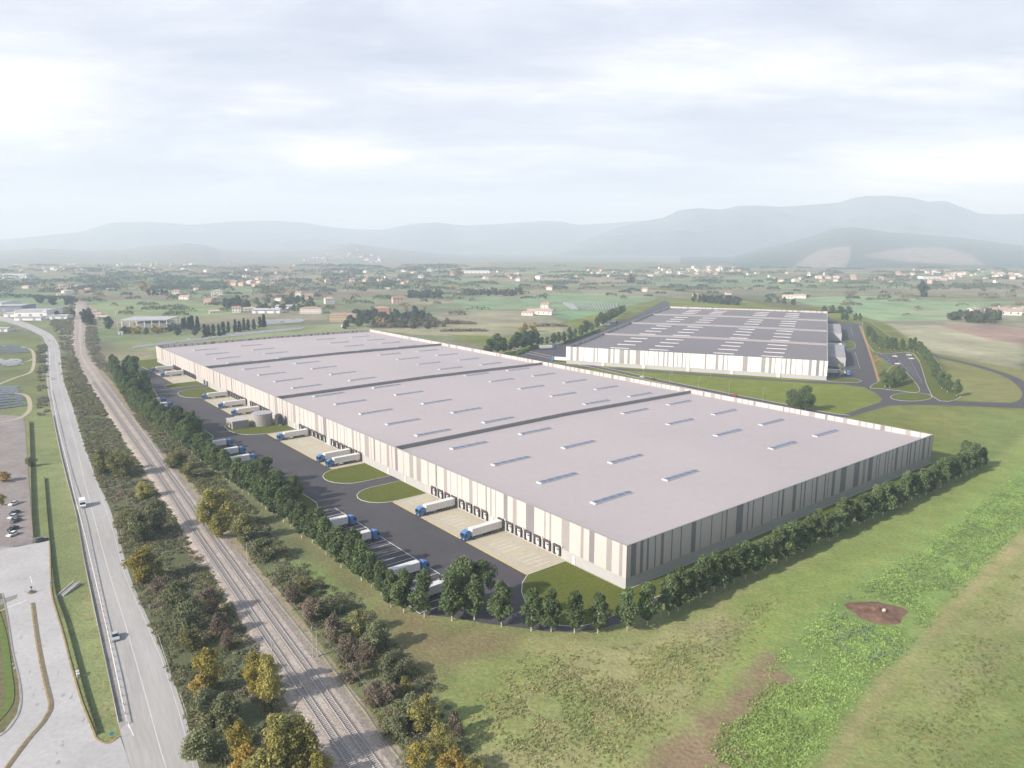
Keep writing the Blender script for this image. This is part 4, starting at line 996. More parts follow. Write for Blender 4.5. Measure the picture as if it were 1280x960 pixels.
def protos(key, *a, nvar=4, **k):
    POOL[key] = [[tree_proto(*a, seed=100*len(POOL)+i+5, **k), True] for i in range(nvar)]
def plant(key, pt, label, cat='tree', group=None, s=1.0, sz=None, z=0.0):
    e = POOL[key][rnd.randrange(len(POOL[key]))]
    fresh = [q for q in POOL[key] if q[1]]
    if fresh: e = fresh[0]
    o = e[0] if e[1] else copy_tree(e[0]); e[1] = False
    o.location = (pt[0], pt[1], z); o.rotation_euler = (0, 0, rnd.uniform(0, 2*pi)); k = s*rnd.uniform(.93, 1.07); o.scale = (k, k, (sz or s)*rnd.uniform(.93, 1.07))
    return tag(o, label, cat, group)
protos('birch', 'birch_tree', G_SITE, M_BARK, 12.5, 4.6, 2.4, 22, 4200, .42, 'birch', nvar=6)
protos('big', 'broad_tree', G_SITE, M_BARK, 15.5, 6.8, 3.0, 30, 6500, .45, 'round', nvar=3, tr=.22)
protos('pale', 'young_tree', leafm('leaf_grey', (.17, .175, .14), (.12, .14, .09)), M_BARK, 8, 3.2, 1.8, 12, 900, .34, 'round', nvar=1)
def at_uv(u, v): return A(u, v)
# row along the shaded end wall
us = np.arange(-3, 226, 5.6)
for i, u in enumerate(us):
    plant('birch', A(u+rnd.uniform(-1.0, 1.0), -18.4+rnd.uniform(-1.0, 1.0)), 'dark green white-trunked tree in the long row beside the shaded end wall', 'tree', 'row of trees along the end wall', rnd.uniform(.84, 1.06))
for u, v, s in [(222, -14, .95), (227, -12, .9), (232, -9, .85), (229, -18, .8)]:
    plant('birch', A(u, v), 'dark green tree in the cluster at the far right end of the end wall row', 'tree', 'clump at the far right end of the end wall', s)
# arc round the near corner
for u, v in [(-11, -18.5), (-17.7, -17.1), (-25, -12.9), (-30.3, -9.2), (-34.7, -4.6), (-38.8, -.9), (-43.6, 6.3), (-47.5, 13.9), (-52.7, 17.5), (-57.6, 24.4), (-61.1, 30.1), (-62.3, 35.3)]:
    plant('birch', A(u, v), 'dark green white-trunked tree in the curve of trees round the near warehouse corner', 'tree', 'trees round the near corner', rnd.uniform(.92, 1.08))
for u, v, s in [(-46.5, 21, .92), (-40.5, 20.5, .84)]:
    plant('big', A(u, v), 'taller broad tree, one of two at the near end of the lorry bays', 'tree', 'two tall trees at the near corner', s)
# row along the lorry bays
v = 44.0; k = 0
while v < 548:
    u = ROW(v)+rnd.uniform(-.9, .9)
    g_, l_ = ('nearest part of the tree row by the lorry bays', 'dark tree in the nearest stretch of the row between the lorry bays and the railway') if v < 128 else ('middle part of the tree row by the lorry bays', 'dark tree in the dense middle stretch of the row between the yard and the railway') if v < 330 else ('far part of the tree row by the lorry bays', 'dark tree in the far dense stretch of the row between the yard and the railway')
    plant('birch', A(u, v), l_, 'tree', g_, rnd.uniform(.78, 1.22)); v += 6.4 if v < 128 else 5.4; k += 1
for a, b2, nm in [(126, 188, 'nearest'), (264, 318, 'second'), (400, 466, 'third'), (490, 552, 'farthest')]:
    for i in range(9 if nm != 'farthest' else 7):
        plant('birch' if i % 3 else 'big', A(ROW(a+4+(b2-a-8)*(i+.5)/9)+rnd.uniform(5, 15), a+4+(b2-a-8)*(i+.5)/9), f'dark green tree on the {nm} green island between the lorry bays', 'tree', f'trees on the {nm} island', rnd.uniform(.72, .95))
# rear of the site: trees left of the second warehouse
for px, py in [(612, 446), (622, 443), (630, 441.5), (638, 440), (646, 438.5), (655, 437), (664, 435), (672, 433), (692, 431.5), (698, 430), (705, 428.5), (712, 426.5), (719, 424), (726, 421), (732, 418), (739, 415), (746, 411.5), (752, 408), (757, 405), (762, 402.5), (766, 400), (770, 397.5), (774, 395.5), (777, 393.5), (780, 391.5)]:
    plant('birch' if rnd.random() < .5 else 'big', G(px, py), 'dark tree in the line left of the rear warehouse', 'tree', 'trees left of the rear warehouse', rnd.uniform(.95, 1.25))
for px, py in [(678, 432.5), (685, 432)]: plant('pale', G(px, py), 'thin grey-green young tree in the gap of the tree line left of the rear warehouse', 'tree', 'young trees behind the alone lorry', 1.2)
plant('pale', G(1050, 472), 'small pale bushy tree at the shaded corner of the rear warehouse', 'tree', None, 1.35)
for px, py in [(1053, 401.5), (1058, 401.5), (1069, 402.5), (1074.5, 402.5)]: plant('birch', G(px, py), 'dark tree in the small clump beyond the far corner of the rear warehouse', 'tree', 'clump beyond the rear warehouse', .95)
for px, py in [(1084, 420), (1087, 423), (1090, 427), (1093, 430), (1096, 433), (1099, 436), (1107, 436.5), (1113, 437), (1118, 437.5), (1127, 438), (1137, 438), (1142, 439), (1147, 441), (1150, 444), (1153, 447), (1155, 450), (1157, 453), (1159, 456.5), (1161, 460), (1163, 463.5), (1165, 467), (1167, 471), (1169.5, 475), (1172, 479), (1174.5, 483), (1177, 486), (1184, 491), (1196, 495)]:
    plant('birch', G(px, py), 'dark green tree in the bent row round the small car park', 'tree', 'trees round the small car park', rnd.uniform(.88, 1.05))
for px, py in [(1103, 479), (1106, 484), (1112, 485), (1117, 481), (1122, 482), (1127, 478), (1121, 475)]:
    plant('birch', G(px, py), 'dark tree in the clump on the lawn between the car park and the roundabout', 'tree', 'clump by the roundabout', .9)
for px, py, s in [(990, 512.5, .8), (997, 514, .72), (1007, 514, 1.0)]:
    plant('big', G(px, py), 'tree in the small clump just behind the parapet of the near warehouse', 'tree', 'clump behind the near warehouse', s)
# clipped hedges
def hedge(p0, p1, label):
    a, b2 = np.array(G(*p0)), np.array(G(*p1)); L = np.linalg.norm(b2-a); n_ = int(L*60)
    t = rng.random(n_); d = (b2-a)/L; nn_ = np.array([-d[1], d[0]]); o = rng.uniform(-1.6, 1.6, n_); z = rng.uniform(.1, 2.6, n_)
    c = np.c_[a+np.outer(t, b2-a)+np.outer(o, nn_), z]
    tag(link('hedge', quadmesh('hedge', leafquads(c, .45, .5)), G_HEDGE), label, 'hedge')
hedge((646, 444), (671, 433.5), 'bright green hedge left of the lone lorry behind the near warehouse'); hedge((706, 429.5), (749, 414), 'long bright green hedge along the left side of the rear warehouse')

# ------------------------------------------------------------------ autumn trees and scrub by the railway
protos('yel', 'autumn_tree', G_YEL, M_BROWN, 9, 3.6, 1.2, 20, 4200, .26, 'round', nvar=2, tr=.14)
protos('yg', 'autumn_tree', G_YG, M_BROWN, 9, 3.9, .8, 22, 4600, .26, 'round', nvar=3, tr=.14)
protos('ora', 'autumn_tree', G_ORA, M_BROWN, 8, 3.0, 1, 16, 2600, .28, 'round', nvar=1, tr=.12)
protos('olive', 'bushy_tree', G_OLIVE, M_BROWN, 7, 3.8, .5, 20, 4200, .27, 'round', nvar=3, tr=.12)
protos('green', 'bushy_tree', G_GREEN, M_BROWN, 6.5, 3.6, .4, 20, 4200, .27, 'round', nvar=3, tr=.12)
protos('brown', 'bare_bush', G_BRO, M_BROWN, 4.5, 2.8, .3, 16, 2600, .2, 'round', nvar=2, tr=.08)
protos('purple', 'bare_bush', G_PUR, M_BROWN, 4.2, 2.8, .3, 16, 2600, .2, 'round', nvar=2, tr=.08)
def wpx(px, py, wd): return wd/FPX*hypot(G(px, py)[1], H)*.985
KD = dict(yel=('yel', 'yellow autumn tree', 3.6, 9), yg=('yg', 'yellow-green autumn tree', 3.9, 9), ora=('ora', 'orange autumn tree', 3.0, 8), olive=('olive', 'olive green bushy tree', 3.8, 7), green=('green', 'green bushy tree', 3.6, 6.5), brown=('brown', 'brown leafless-looking bush', 2.8, 4.5), purple=('purple', 'purplish brown bush', 2.8, 4.2))
def veg(kind, px, py, wd, ht, label, group=None):
    """a tree with its foot at pixel (px,py), crown about wd pixels wide and ht pixels high"""
    key, nm, rad, h = KD[kind]; g = G(px, py); s = wpx(px, py, wd)/2/rad/1.05; hm = max(1.8, hpx(px, py, py-ht)*(.86 if px < 500 else .8))
    plant(key, g, nm+' '+label, 'bush' if kind in ('brown', 'purple') else 'tree', group, s, hm/h)
for a in [('yel', 181, 728, 48, 44, 'rising at the road edge left of the railway, a bright cone'), ('yg', 200, 722, 16, 24, 'small and pointed, right beside the bright yellow one at the road edge'),
          ('yg', 181, 622, 30, 22, 'on the left railway edge above the scrub, half green'), ('yg', 264, 664, 38, 58, 'big and round on its own right of the railway, left half'), ('yg', 282, 660, 44, 54, 'big and round on its own right of the railway, right half'), ('yg', 274, 672, 26, 36, 'low one in front of the big round pair right of the railway'),
          ('yel', 262, 862, 40, 58, 'with orange flecks in the scrub beside the road'), ('ora', 250, 872, 26, 32, 'in the scrub below the yellow one beside the road'), ('yel', 318, 868, 34, 62, 'slim, on the left edge of the railway ballast'), ('yg', 336, 880, 40, 66, 'with pale leaves hanging over the left railway edge'),
          ('yel', 300, 954, 38, 60, 'in the bottom scrub, brightest of the bottom left group'), ('ora', 308, 972, 40, 44, 'at the bottom edge left of the railway'), ('yg', 350, 970, 66, 84, 'very large at the bottom edge beside the left rail'), ('yg', 378, 966, 56, 76, 'very large at the bottom, nearest the left rail'), ('yel', 398, 985, 40, 46, 'at the bottom edge touching the left rail'), ('yg', 330, 985, 50, 50, 'lowest of the group at the bottom left of the railway'),
          ('yg', 530, 912, 40, 48, 'right of the railway near the bottom, highest of its group'), ('yg', 552, 945, 40, 50, 'right of the railway near the bottom, middle of its group'), ('yel', 524, 962, 36, 40, 'right of the railway at the bottom, pale left one'), ('ora', 566, 972, 38, 40, 'with orange top at the bottom edge right of the railway'), ('yg', 588, 975, 34, 34, 'last on the right at the bottom edge beside the field'), ('yg', 506, 868, 24, 26, 'small, in the corner of the brown field patch'),
          ('olive', 128, 592, 34, 34, 'large on the road side of the scrub, brownish'), ('olive', 150, 596, 40, 36, 'large on the road side of the scrub, beside the railway'), ('green', 176, 676, 42, 40, 'rounded in the scrub just above the bright yellow cone'), ('green', 196, 664, 36, 42, 'on the left railway edge below the small yellow tree'), ('olive', 162, 660, 30, 26, 'paler, close to the road edge'),
          ('olive', 304, 676, 40, 36, 'spreading right of the big round yellow pair'), ('green', 330, 700, 40, 30, 'low on the bank right of the railway pole'), ('olive', 222, 585, 34, 24, 'greyish right of the railway below the warehouse trees'), ('olive', 238, 598, 30, 22, 'low right of the railway before the big yellow pair'),
          ('green', 240, 788, 46, 40, 'dark in the middle of the scrub between road and railway'), ('green', 222, 760, 40, 34, 'in the upper middle of the scrub between road and railway'), ('green', 262, 905, 50, 44, 'dark among the yellow trees at the bottom left'), ('green', 285, 912, 40, 50, 'dark between the bright yellow and the large pale tree'), ('olive', 238, 812, 36, 30, 'olive at the road edge in the scrub'), ('green', 250, 950, 50, 40, 'dark along the road edge at the bottom'),
          ('brown', 205, 740, 34, 24, 'below the bright yellow cone'), ('brown', 262, 770, 36, 36, 'on the left railway edge in the scrub'), ('purple', 277, 795, 36, 34, 'on the left railway edge above the slim yellow tree'), ('brown', 286, 812, 30, 26, 'at the left ballast edge'),
          ('purple', 366, 752, 32, 26, 'topmost on the bank right of the railway'), ('brown', 388, 778, 34, 32, 'on the bank behind the two poles'), ('purple', 416, 800, 36, 32, 'right of the two poles'), ('purple', 434, 828, 36, 34, 'on the bank below the two poles'), ('brown', 458, 836, 32, 34, 'reddish, below the brown field'), ('purple', 440, 850, 30, 24, 'close to the cable trough'), ('brown', 470, 880, 36, 28, 'in the lower bank right of the railway'), ('purple', 488, 878, 30, 26, 'lower bank beside the field corner'), ('purple', 568, 920, 26, 34, 'against the field at the bottom right of the bank'),
          ('green', 410, 768, 40, 26, 'dark on the bank above the two poles'), ('green', 470, 812, 44, 36, 'on the field edge of the bank'), ('olive', 448, 792, 38, 34, 'olive on the field edge of the bank'), ('green', 490, 850, 44, 32, 'dark between brown bushes near the field corner'), ('green', 510, 902, 44, 38, 'dark green left of the yellow group'), ('green', 494, 920, 36, 28, 'dark right beside the cable trough'), ('olive', 380, 740, 30, 18, 'low on the bank top right of the railway'),
          ('green', 39, 583, 15, 13, 'small and round alone at the car park fence'), ('ora', 4, 602, 22, 14, 'at the left edge over the car park'), ('yel', 2, 632, 14, 16, 'at the left edge beside the parked cars')]:
    veg(*a)
# continuous undergrowth: leafy mounds nobody could count
def undergrowth(name, poly, m, n, rad, hgt, per, label, patch=None, px=True):
    P = GP(poly) if px else poly; c = scatter(P, n)
    if patch: k = vnoise(c[:, 0], c[:, 1], patch[0], patch[1]) > patch[2]; c = c[k]
    n = len(c)
    if not n: return
    r = rng.uniform(rad[0], rad[1], n); h = rng.uniform(hgt[0], hgt[1], n)*(r/rad[1])**.5
    dist = np.hypot(c[:, 0], c[:, 1]); k = np.repeat(np.arange(n), per)
    u = rng.normal(size=(len(k), 3)); u[:, 2] = np.abs(u[:, 2])*.9; u /= np.linalg.norm(u, axis=1)[:, None]; q = rng.uniform(.3, 1, len(k))**.4
    p = np.c_[c[k, 0]+u[:, 0]*r[k]*q, c[k, 1]+u[:, 1]*r[k]*q, .05+u[:, 2]*h[k]*q]
    sz = .12+.00068*dist[k]
    tag(link(name, quadmesh(name, leafquads(p, sz, .45, u*.5)), m), label, 'undergrowth', None, 'stuff')
BELT = [(258, 985), (228, 878), (210, 830), (188, 775), (166, 725), (152, 677), (138, 632), (123, 600), (109, 560), (90, 500), (82, 477), (88, 450), (92, 440), (104, 468), (118, 490), (146, 540), (186, 600), (226, 660), (264, 720), (302, 779), (342, 840), (378, 900), (412, 960), (424, 985)]
BELT2 = [(560, 985), (520, 985), (490, 930), (462, 880), (434, 845), (408, 806), (374, 765), (338, 725), (310, 690), (284, 650), (250, 615), (224, 585), (196, 556), (172, 525), (158, 500), (148, 478), (160, 485), (196, 520), (228, 555), (262, 590), (300, 622), (330, 652), (356, 690), (410, 730), (450, 752), (480, 790), (512, 830), (545, 850), (568, 900), (600, 960), (606, 985)]
for P_, tg in ((BELT, 'between the road and the railway'), (BELT2, 'on the bank between the railway and the site')):
    f = 1.0 if P_ is BELT else .62
    undergrowth('undergrowth', P_, G_GREEN, int(2500*f), (.6, 2.0), (.35, 1.5), 80, 'dense green scrub '+tg, (14, 71, .47))
    undergrowth('undergrowth', P_, leafm('leaf_dark_scrub', (.125, .125, .075), (.125, .115, .075)), int(1900*f), (.6, 1.9), (.35, 1.4), 70, 'dark bramble scrub '+tg, (11, 72, .5))
    undergrowth('undergrowth', P_, G_GREY, int(1300*f), (.7, 2.0), (.4, 1.5), 55, 'grey-green low growth '+tg, (16, 73, .52))
    undergrowth('undergrowth', P_, G_BRO, int(1300*f), (.6, 1.8), (.5, 1.8), 55, 'brown withered growth '+tg, (12, 74, .55))
    undergrowth('undergrowth', P_, G_OLIVE, int(1600*f), (.7, 2.0), (.4, 1.7), 55, 'olive scrub '+tg, (13, 75, .53))
undergrowth('undergrowth', [(62, 405), (74, 420), (80, 476), (92, 438), (92, 400), (94, 380), (80, 385)], G_GREY, 700, (1.2, 3), (.8, 2.4), 30, 'dull scrub between the far road and the far railway', (20, 76, .42))
undergrowth('undergrowth', [(108, 400), (118, 400), (124, 440), (140, 470), (118, 455), (108, 430)], G_GREY, 500, (1.2, 3.2), (1.0, 3.5), 34, 'dull scrub right of the far railway', (20, 77, .38))
undergrowth('undergrowth', [(47, 430), (58, 430), (58, 490), (62, 520), (48, 520)], G_GREY, 420, (.9, 2.2), (.6, 2.0), 34, 'low scrub left of the far road', (12, 78, .46))
# crops and rough grass in the near field
def tufts(name, poly, n, size, hgt, m, label, patch=None, per=5, edge=None):
    edge = edge or (4.5 if 'crop' in name else 22.0)
    c = scatter(GP(poly), n)
    if patch: c = c[vnoise(c[:, 0], c[:, 1], patch[0], patch[1]) > patch[2]]
    P = GP(poly); c = c[rng.random(len(c)) < np.clip(edist(P, c[:, 0], c[:, 1])/edge, 0, 1)]
    mx_, my_ = G(1097, 765); c = c[((c[:, 0]-mx_)/10.5)**2+((c[:, 1]-my_)/8.5)**2 > 1]
    k = np.repeat(np.arange(len(c)), per); a = rng.uniform(0, 2*pi, len(k)); d = rng.uniform(.1, size*.8, len(k))
    p = np.c_[c[k, 0]+np.cos(a)*d, c[k, 1]+np.sin(a)*d, rng.uniform(.04, hgt, len(k))]
    tag(link(name, quadmesh(name, leafquads(p, size*.5, 1.3)), m), label, 'crop' if 'crop' in name else 'grass', None, 'stuff')
M_CROP = leafm('leaf_crop', (.18, .25, .07), (.15, .215, .07), .3, .9); M_CROPB = leafm('leaf_crop_blue', (.16, .215, .13), (.13, .185, .10), .3, .9); M_DRY = leafm('leaf_dry_grass', (.26, .225, .115), (.20, .19, .08), .3, .9)
C1 = [(945, 835), (1048, 745), (1115, 702), (1185, 652), (1300, 568), (1300, 645), (1200, 745), (1143, 810), (1084, 868), (1010, 985), (930, 985), (905, 930), (960, 860)]
tufts('crop_plants', C1, 19000, .42, .28, M_CROP, 'bright green leafy crop in the strip across the near field', (5, 81, .40))
tufts('crop_plants', [(1064, 741), (1143, 810), (1110, 840), (1000, 800)], 1800, .5, .35, M_CROPB, 'bluish green crop rows around the dirt mound', (3, 82, .5))
tufts('crop_plants', [(1064, 741), (1130, 700), (1200, 650), (1300, 575), (1300, 645), (1200, 745), (1143, 810)], 11000, .48, .3, leafm('leaf_crop_pale', (.18, .245, .09), (.15, .21, .08), .3, .9), 'pale green crop on the upper half of the strip', (6, 83, .42))
tufts('crop_plants', [(890, 915), (960, 850), (1060, 860), (1040, 900), (1005, 975), (930, 985), (870, 960)], 4200, .5, .35, leafm('leaf_crop_light', (.20, .265, .08), (.165, .225, .07), .3, .9), 'light green cabbage-like plants at the lower end of the strip', (4, 84, .38))
NF = [(560, 985), (585, 880), (650, 815), (780, 805), (900, 770), (1010, 710), (950, 800), (870, 900), (770, 985)]
tufts('dry_grass', NF, 9000, .5, .3, M_DRY, 'dry tan grass tufts in the near field', (7, 85, .46), 4)
tufts('rough_grass', NF+[], 9000, .5, .28, leafm('leaf_rough_grass', (.15, .17, .06), (.12, .145, .05), .3, .9), 'rough green grass in the near field', (7, 86, .48), 4)
tufts('rough_grass', [(1040, 985), (1100, 880), (1165, 805), (1215, 750), (1300, 670), (1320, 985)], 6000, .5, .28, leafm('leaf_rough_grass', (.15, .17, .06)), 'rough grass right of the tan field path', (7, 87, .48), 4)
tufts('dry_grass', [(122, 760), (134, 820), (146, 905), (130, 900), (112, 800), (96, 700), (104, 690)], 900, .4, .25, M_DRY, 'dry tan grass along the gutter side of the verge', (4, 88, .44), 4)
# dirt mound with a pale stone
cx_, cy_ = G(1097, 765); mb = MB(); n_ = 22; rings = 5; v = []; r_ = np.random.default_rng(3); ph = r_.uniform(0, 6, 4)
ex = abs(G(1131, 766)[0]-G(1063, 766)[0])/2; ey = abs(G(1097, 751)[1]-G(1097, 779)[1])/2
for k in range(rings+1):
    q = k/rings
    for i in range(n_):
        a = 2*pi*i/n_; wob = 1+.12*sin(3*a+ph[0])+.08*sin(5*a+ph[1]); v.append((cos(a)*ex*q*wob, sin(a)*ey*q*wob, .05+(.75*(1-q**2)*(.6+.5*sin(2*a+ph[2])+r_.uniform(-.2, .2)) if k < rings else 0)))
f = [(k*n_+i, k*n_+(i+1) % n_, (k+1)*n_+(i+1) % n_, (k+1)*n_+i) for k in range(rings) for i in range(n_)]
mb.add(v, f); o = mb.build('dirt_mound', mat('turned_soil', (.135, .072, .055), .95, .35, .5, tint=(.20, .12, .08), scale2=.2, bump=.5)); o.location = (cx_, cy_, 0); tag(o, 'reddish brown patch of turned soil in the green crop strip', 'dirt mound')
mb = MB(); v = []; 
for z, q in ((0, .9), (.5, 1.0), (.8, .55)):
    for i in range(7): v.append((cos(2*pi*i/7)*.6*q*r_.uniform(.8, 1.2), sin(2*pi*i/7)*.45*q*r_.uniform(.8, 1.2), z))
mb.add(v, [(k*7+i, k*7+(i+1) % 7, k*7+7+(i+1) % 7, k*7+7+i) for k in range(2) for i in range(7)]+[tuple(range(14, 21))])
o = mb.build('stone', mat('pale_stone', (.55, .50, .42), .9, .15, 1)); o.location = (*G(1105, 765.5), .35); tag(o, 'pale stone lying on the reddish brown soil patch', 'stone')

# ------------------------------------------------------------------ fences, poles, lamps, signs
def fence(name, pts, h, step, m, label, cat='fence', rail=(.06,), panel=False, px=True, pw=.09):
    P = smooth(GP(pts) if px else pts, 6); Q = resample(P, step); root = empty(name, (*Q[0], 0), 0, label, cat); o0 = Q[0]
    if panel: MB().path(Q-o0, .07, .08, h*.96).build('panel', m, root)
    else:
        for z in rail: MB().path(Q-o0, .05, z-.09, z+.09).build('rail', m, root)
    p0 = None
    for q in Q[:98]:
        if p0 is None: p0 = o = MB().box(-pw, pw, -pw, pw, 0, h).build('post', M_METAL if not panel else m, root)
        else: o = p0.copy(); COL.objects.link(o)
        o.location = (*(q-o0), 0)
    return root
M_FEN = mat('dark_fence', (.05, .055, .045), .8, .2, 1)
fence('metal_fence', [(56, 598), (59, 637), (62, 670), (67, 720), (71.5, 747), (83, 780), (97, 832), (107, 870), (122, 918)], .85, 2.4, M_FEN, 'dark mesh fence along the grass verge between the slip road and the highway', panel=True)
fence('metal_fence', [(37, 528), (38.5, 580), (40, 640), (42, 672)], 1.3, 3, mat('brown_fence', (.17, .14, .11), .8, .2, 1), 'brown fence along the right side of the car park', panel=True)
fence('metal_fence', [(-20, 690), (10, 685.5), (41, 678)], 1.1, 2.4, M_METAL, 'grey barrier across the near end of the car park', rail=(.5, .95))
fence('guardrail', [(159, 905), (148.5, 850), (140, 812), (127.5, 757), (115, 697), (103, 640), (89.5, 596), (81, 563), (71, 518), (64, 488)], .78, 4, mat('dull_steel', (.26, .25, .24), .7, .15, 1), 'long steel guardrail along the gutter on the left of the highway', 'guardrail', rail=(.62,))
fence('guardrail', [(198, 796), (205, 818), (213, 842)], .8, 2, M_METAL, 'short guardrail on the right road edge below the car', 'guardrail', rail=(.65,))
fence('guardrail', [(226, 872), (230, 884), (234, 896)], .8, 2, M_METAL, 'lowest short guardrail on the right road edge near the bottom', 'guardrail', rail=(.65,))
fence('low_wall', [(148, 903), (136.5, 845), (126, 800), (116, 752), (104.5, 697), (95, 642), (83.3, 598), (75.4, 565), (66.2, 520)], .55, 50, mat('low_wall_concrete', (.48, .45, .41), .9, .15, 1), 'low pale concrete wall on the verge side of the gutter', 'wall', panel=True, pw=.12)
# concrete steps on the verge
a, b2 = np.array(G(75, 745.5)), np.array(G(96, 730.5)); L_ = np.linalg.norm(b2-a); ang = atan2(*(b2-a)[::-1])
st = empty('concrete_steps', (*a, 0), ang, 'pale concrete steps cutting across the green verge to the highway', 'steps')
mb = MB(); ns_ = 14
for i in range(ns_): mb.box(L_*i/ns_, L_*(i+1)/ns_-.004, -.9, .9, 0, .1+.05*i)
mb.build('treads', M_GUT, st)
for s in (-1, 1): MB().prism([(0, 0), (L_, 0), (L_, 1.05), (0, .35)], s*1.03-.12, s*1.03+.12, 'y').build('side_wall', M_KERB, st)
def pole(name, base, top, label, cat, group=None, r=.16, m=None, head=None):
    h = hpx(base[0], base[1], top); root = empty(name, (*G(*base), 0), 0, label, cat, group)
    MB().cyl((0, 0, 0), (0, 0, h), r, r*.75, 8).cyl((0, 0, 0), (0, 0, .35), r*1.8, r*1.8, 8).build('mast', m or mat('concrete_pole', (.42, .385, .34), .8, .1, 1), root)
    return root, h
tdir = heading((281, 720), (240, 660)); 
for b_, tp, lab, ln in [((391.5, 822), 783, 'railway mast, taller left one of the two poles on the right bank', 5.2), ((397, 821), 789, 'railway mast, shorter right one of the two poles on the right bank', 0), ((310, 706), 678, 'single railway mast on the right bank above the pair', 4.5), ((253.5, 634), 613, 'pale railway mast at the left of the round yellow trees', 4.5), ((199.5, 536), 524, 'thin mast right of the railway near the dense tree row', 0), ((341, 826), 800, 'railway mast on the left edge of the tracks opposite the pair of poles', 4.0), ((264.5, 716), 690, 'railway mast on the left edge of the tracks beside the scrub', 4.0)]:
    rt, h = pole('railway_mast', b_, tp, lab, 'mast', None, .13)
    if ln:
        rt.rotation_euler[2] = tdir; sd = 1 if b_[0] not in (341, 264.5) else -1
        MB().cyl((0, 0, h-.7), (0, sd*2.4, h-.35), .05, .05, 6).cyl((0, 0, h-1.5), (0, sd*2.2, h-.5), .04, .04, 6).build('bracket_arm', M_METAL, rt)
wire = GP([(300, 655), (345, 728), (392, 784), (440, 836), (520, 945), (548, 985)], 7.0)
mb = MB(); W_ = smooth(wire, 6)
for p, q in zip(W_[:-1], W_[1:]): mb.cyl((*p, 7.0), (*q, 7.0), .025, .025, 5, caps=False)
tag(mb.build('overhead_wire', mat('wire_grey', (.25, .25, .25), .6, .1, 1)), 'thin overhead wire running above the right bank of the railway', 'wire')
def signpost(b_, lab, face, strip):
    root = empty('road_sign', (*G(*b_), .1), heading((118, 760), (131, 815)), lab, 'road sign')
    MB().cyl((0, 0, 0), (0, 0, 1.0), .05, .05, 6).build('post', M_METAL, root)
    MB().cyl((-.04, 0, 1.45), (.04, 0, 1.45), .48, .48, 18).build('sign_disc', paint('sign_teal', (.08, .42, .40)), root)
    MB().box(-.05, .05, -.28, .28, .25, .85).build('marker_panel', paint('sign_orange', (.62, .30, .05)), root)
signpost((140.5, 925), 'turquoise round sign with orange marker at the tip of the green verge', 0, 0); signpost((66, 734), 'turquoise round sign at the top of the yellow kerb beside the steps', 0, 0)
cb = empty('utility_cabinet', (*G(98, 846), .1), heading((91, 840), (103, 880)), 'small pale double utility cabinet on the kerb of the slip road', 'cabinet')
MB().cbox(-.9, -.05, -.35, .35, 0, 1.3, .05).cbox(.05, .8, -.35, .35, 0, 1.05, .05).build('case', mat('cabinet_grey', (.55, .55, .54), .6, .05, 1), cb); MB().box(-.8, -.15, -.38, -.352, .1, 1.2).box(.12, .72, -.38, -.352, .1, .95).build('door', mat('cabinet_door', (.42, .42, .43), .5, .05, 1), cb)
pl = empty('planter', (*G(39.5, 741), 0), .3, 'small earth bed with a dark post and low plant in the middle of the yard', 'planter')
MB().cyl((0, 0, .02), (0, 0, .28), 1.25, 1.05, 16).build('bed', mat('planter_soil', (.24, .20, .15), .95, .3, 1), pl); MB().cyl((0, .3, .2), (0, .3, 1.9), .09, .07, 8).box(-.25, .25, .2, .4, 1.5, 1.95).build('post', M_CHAS, pl)
c = rng.normal(0, .45, (160, 3)); c[:, 2] = np.abs(c[:, 2])*.8+.25; link('plant', quadmesh('plant', leafquads(c, .14)), G_OLIVE, pl)
for i, (px, py, tp) in enumerate([(804, 469.5, 459), (837, 479, 464.5), (873, 486.5, 470.5), (911, 494, 476), (953, 503, 484.5), (999, 511, 492), (840, 468.5, 460), (888, 472, 464)]):
    rt, h = pole('street_lamp', (px, py), tp, 'slim pale street lamp along the road between the two warehouses', 'street lamp', 'street lamps between the warehouses', .09, M_METAL)
    MB().cyl((0, 0, h), (1.3, 0, h+.15), .05, .05, 6).cbox(1.1, 1.8, -.16, .16, h+.05, h+.22, .03).build('lamp_head', M_METAL, rt)
rt, h = pole('telecom_mast', (148.5, 417.5), 389, 'tall telecom mast with white antennas behind the far end of the near warehouse', 'mast', None, .55, M_METAL)
for k in range(3):
    a = 2*pi*k/3; MB().cbox(cos(a)*1.3-.25, cos(a)*1.3+.25, sin(a)*1.3-.25, sin(a)*1.3+.25, h-4.2, h+.6, .05).build('antenna', M_DOOR, rt)
    MB().cyl((0, 0, h-2), (cos(a)*1.2, sin(a)*1.2, h-2), .09, .09, 6).build('bracket', M_METAL, rt)
o = empty('equipment_hut', (*G(151, 418), 0), .3, 'small white equipment hut at the foot of the telecom mast', 'hut'); MB().box(-2.6, 2.6, -1.8, 1.8, 0, 3.2).build('wall', M_SHED, o); MB().box(-2.8, 2.8, -2, 2, 3.203, 3.45).build('roof', M_SHEDR, o); MB().box(-.5, .5, -1.86, -1.79, .05, 2.3).build('door', M_WIN, o)
pole('light_pole', (28, 528), 506, 'thin pale pole at the edge of the left solar field', 'pole', None, .11)

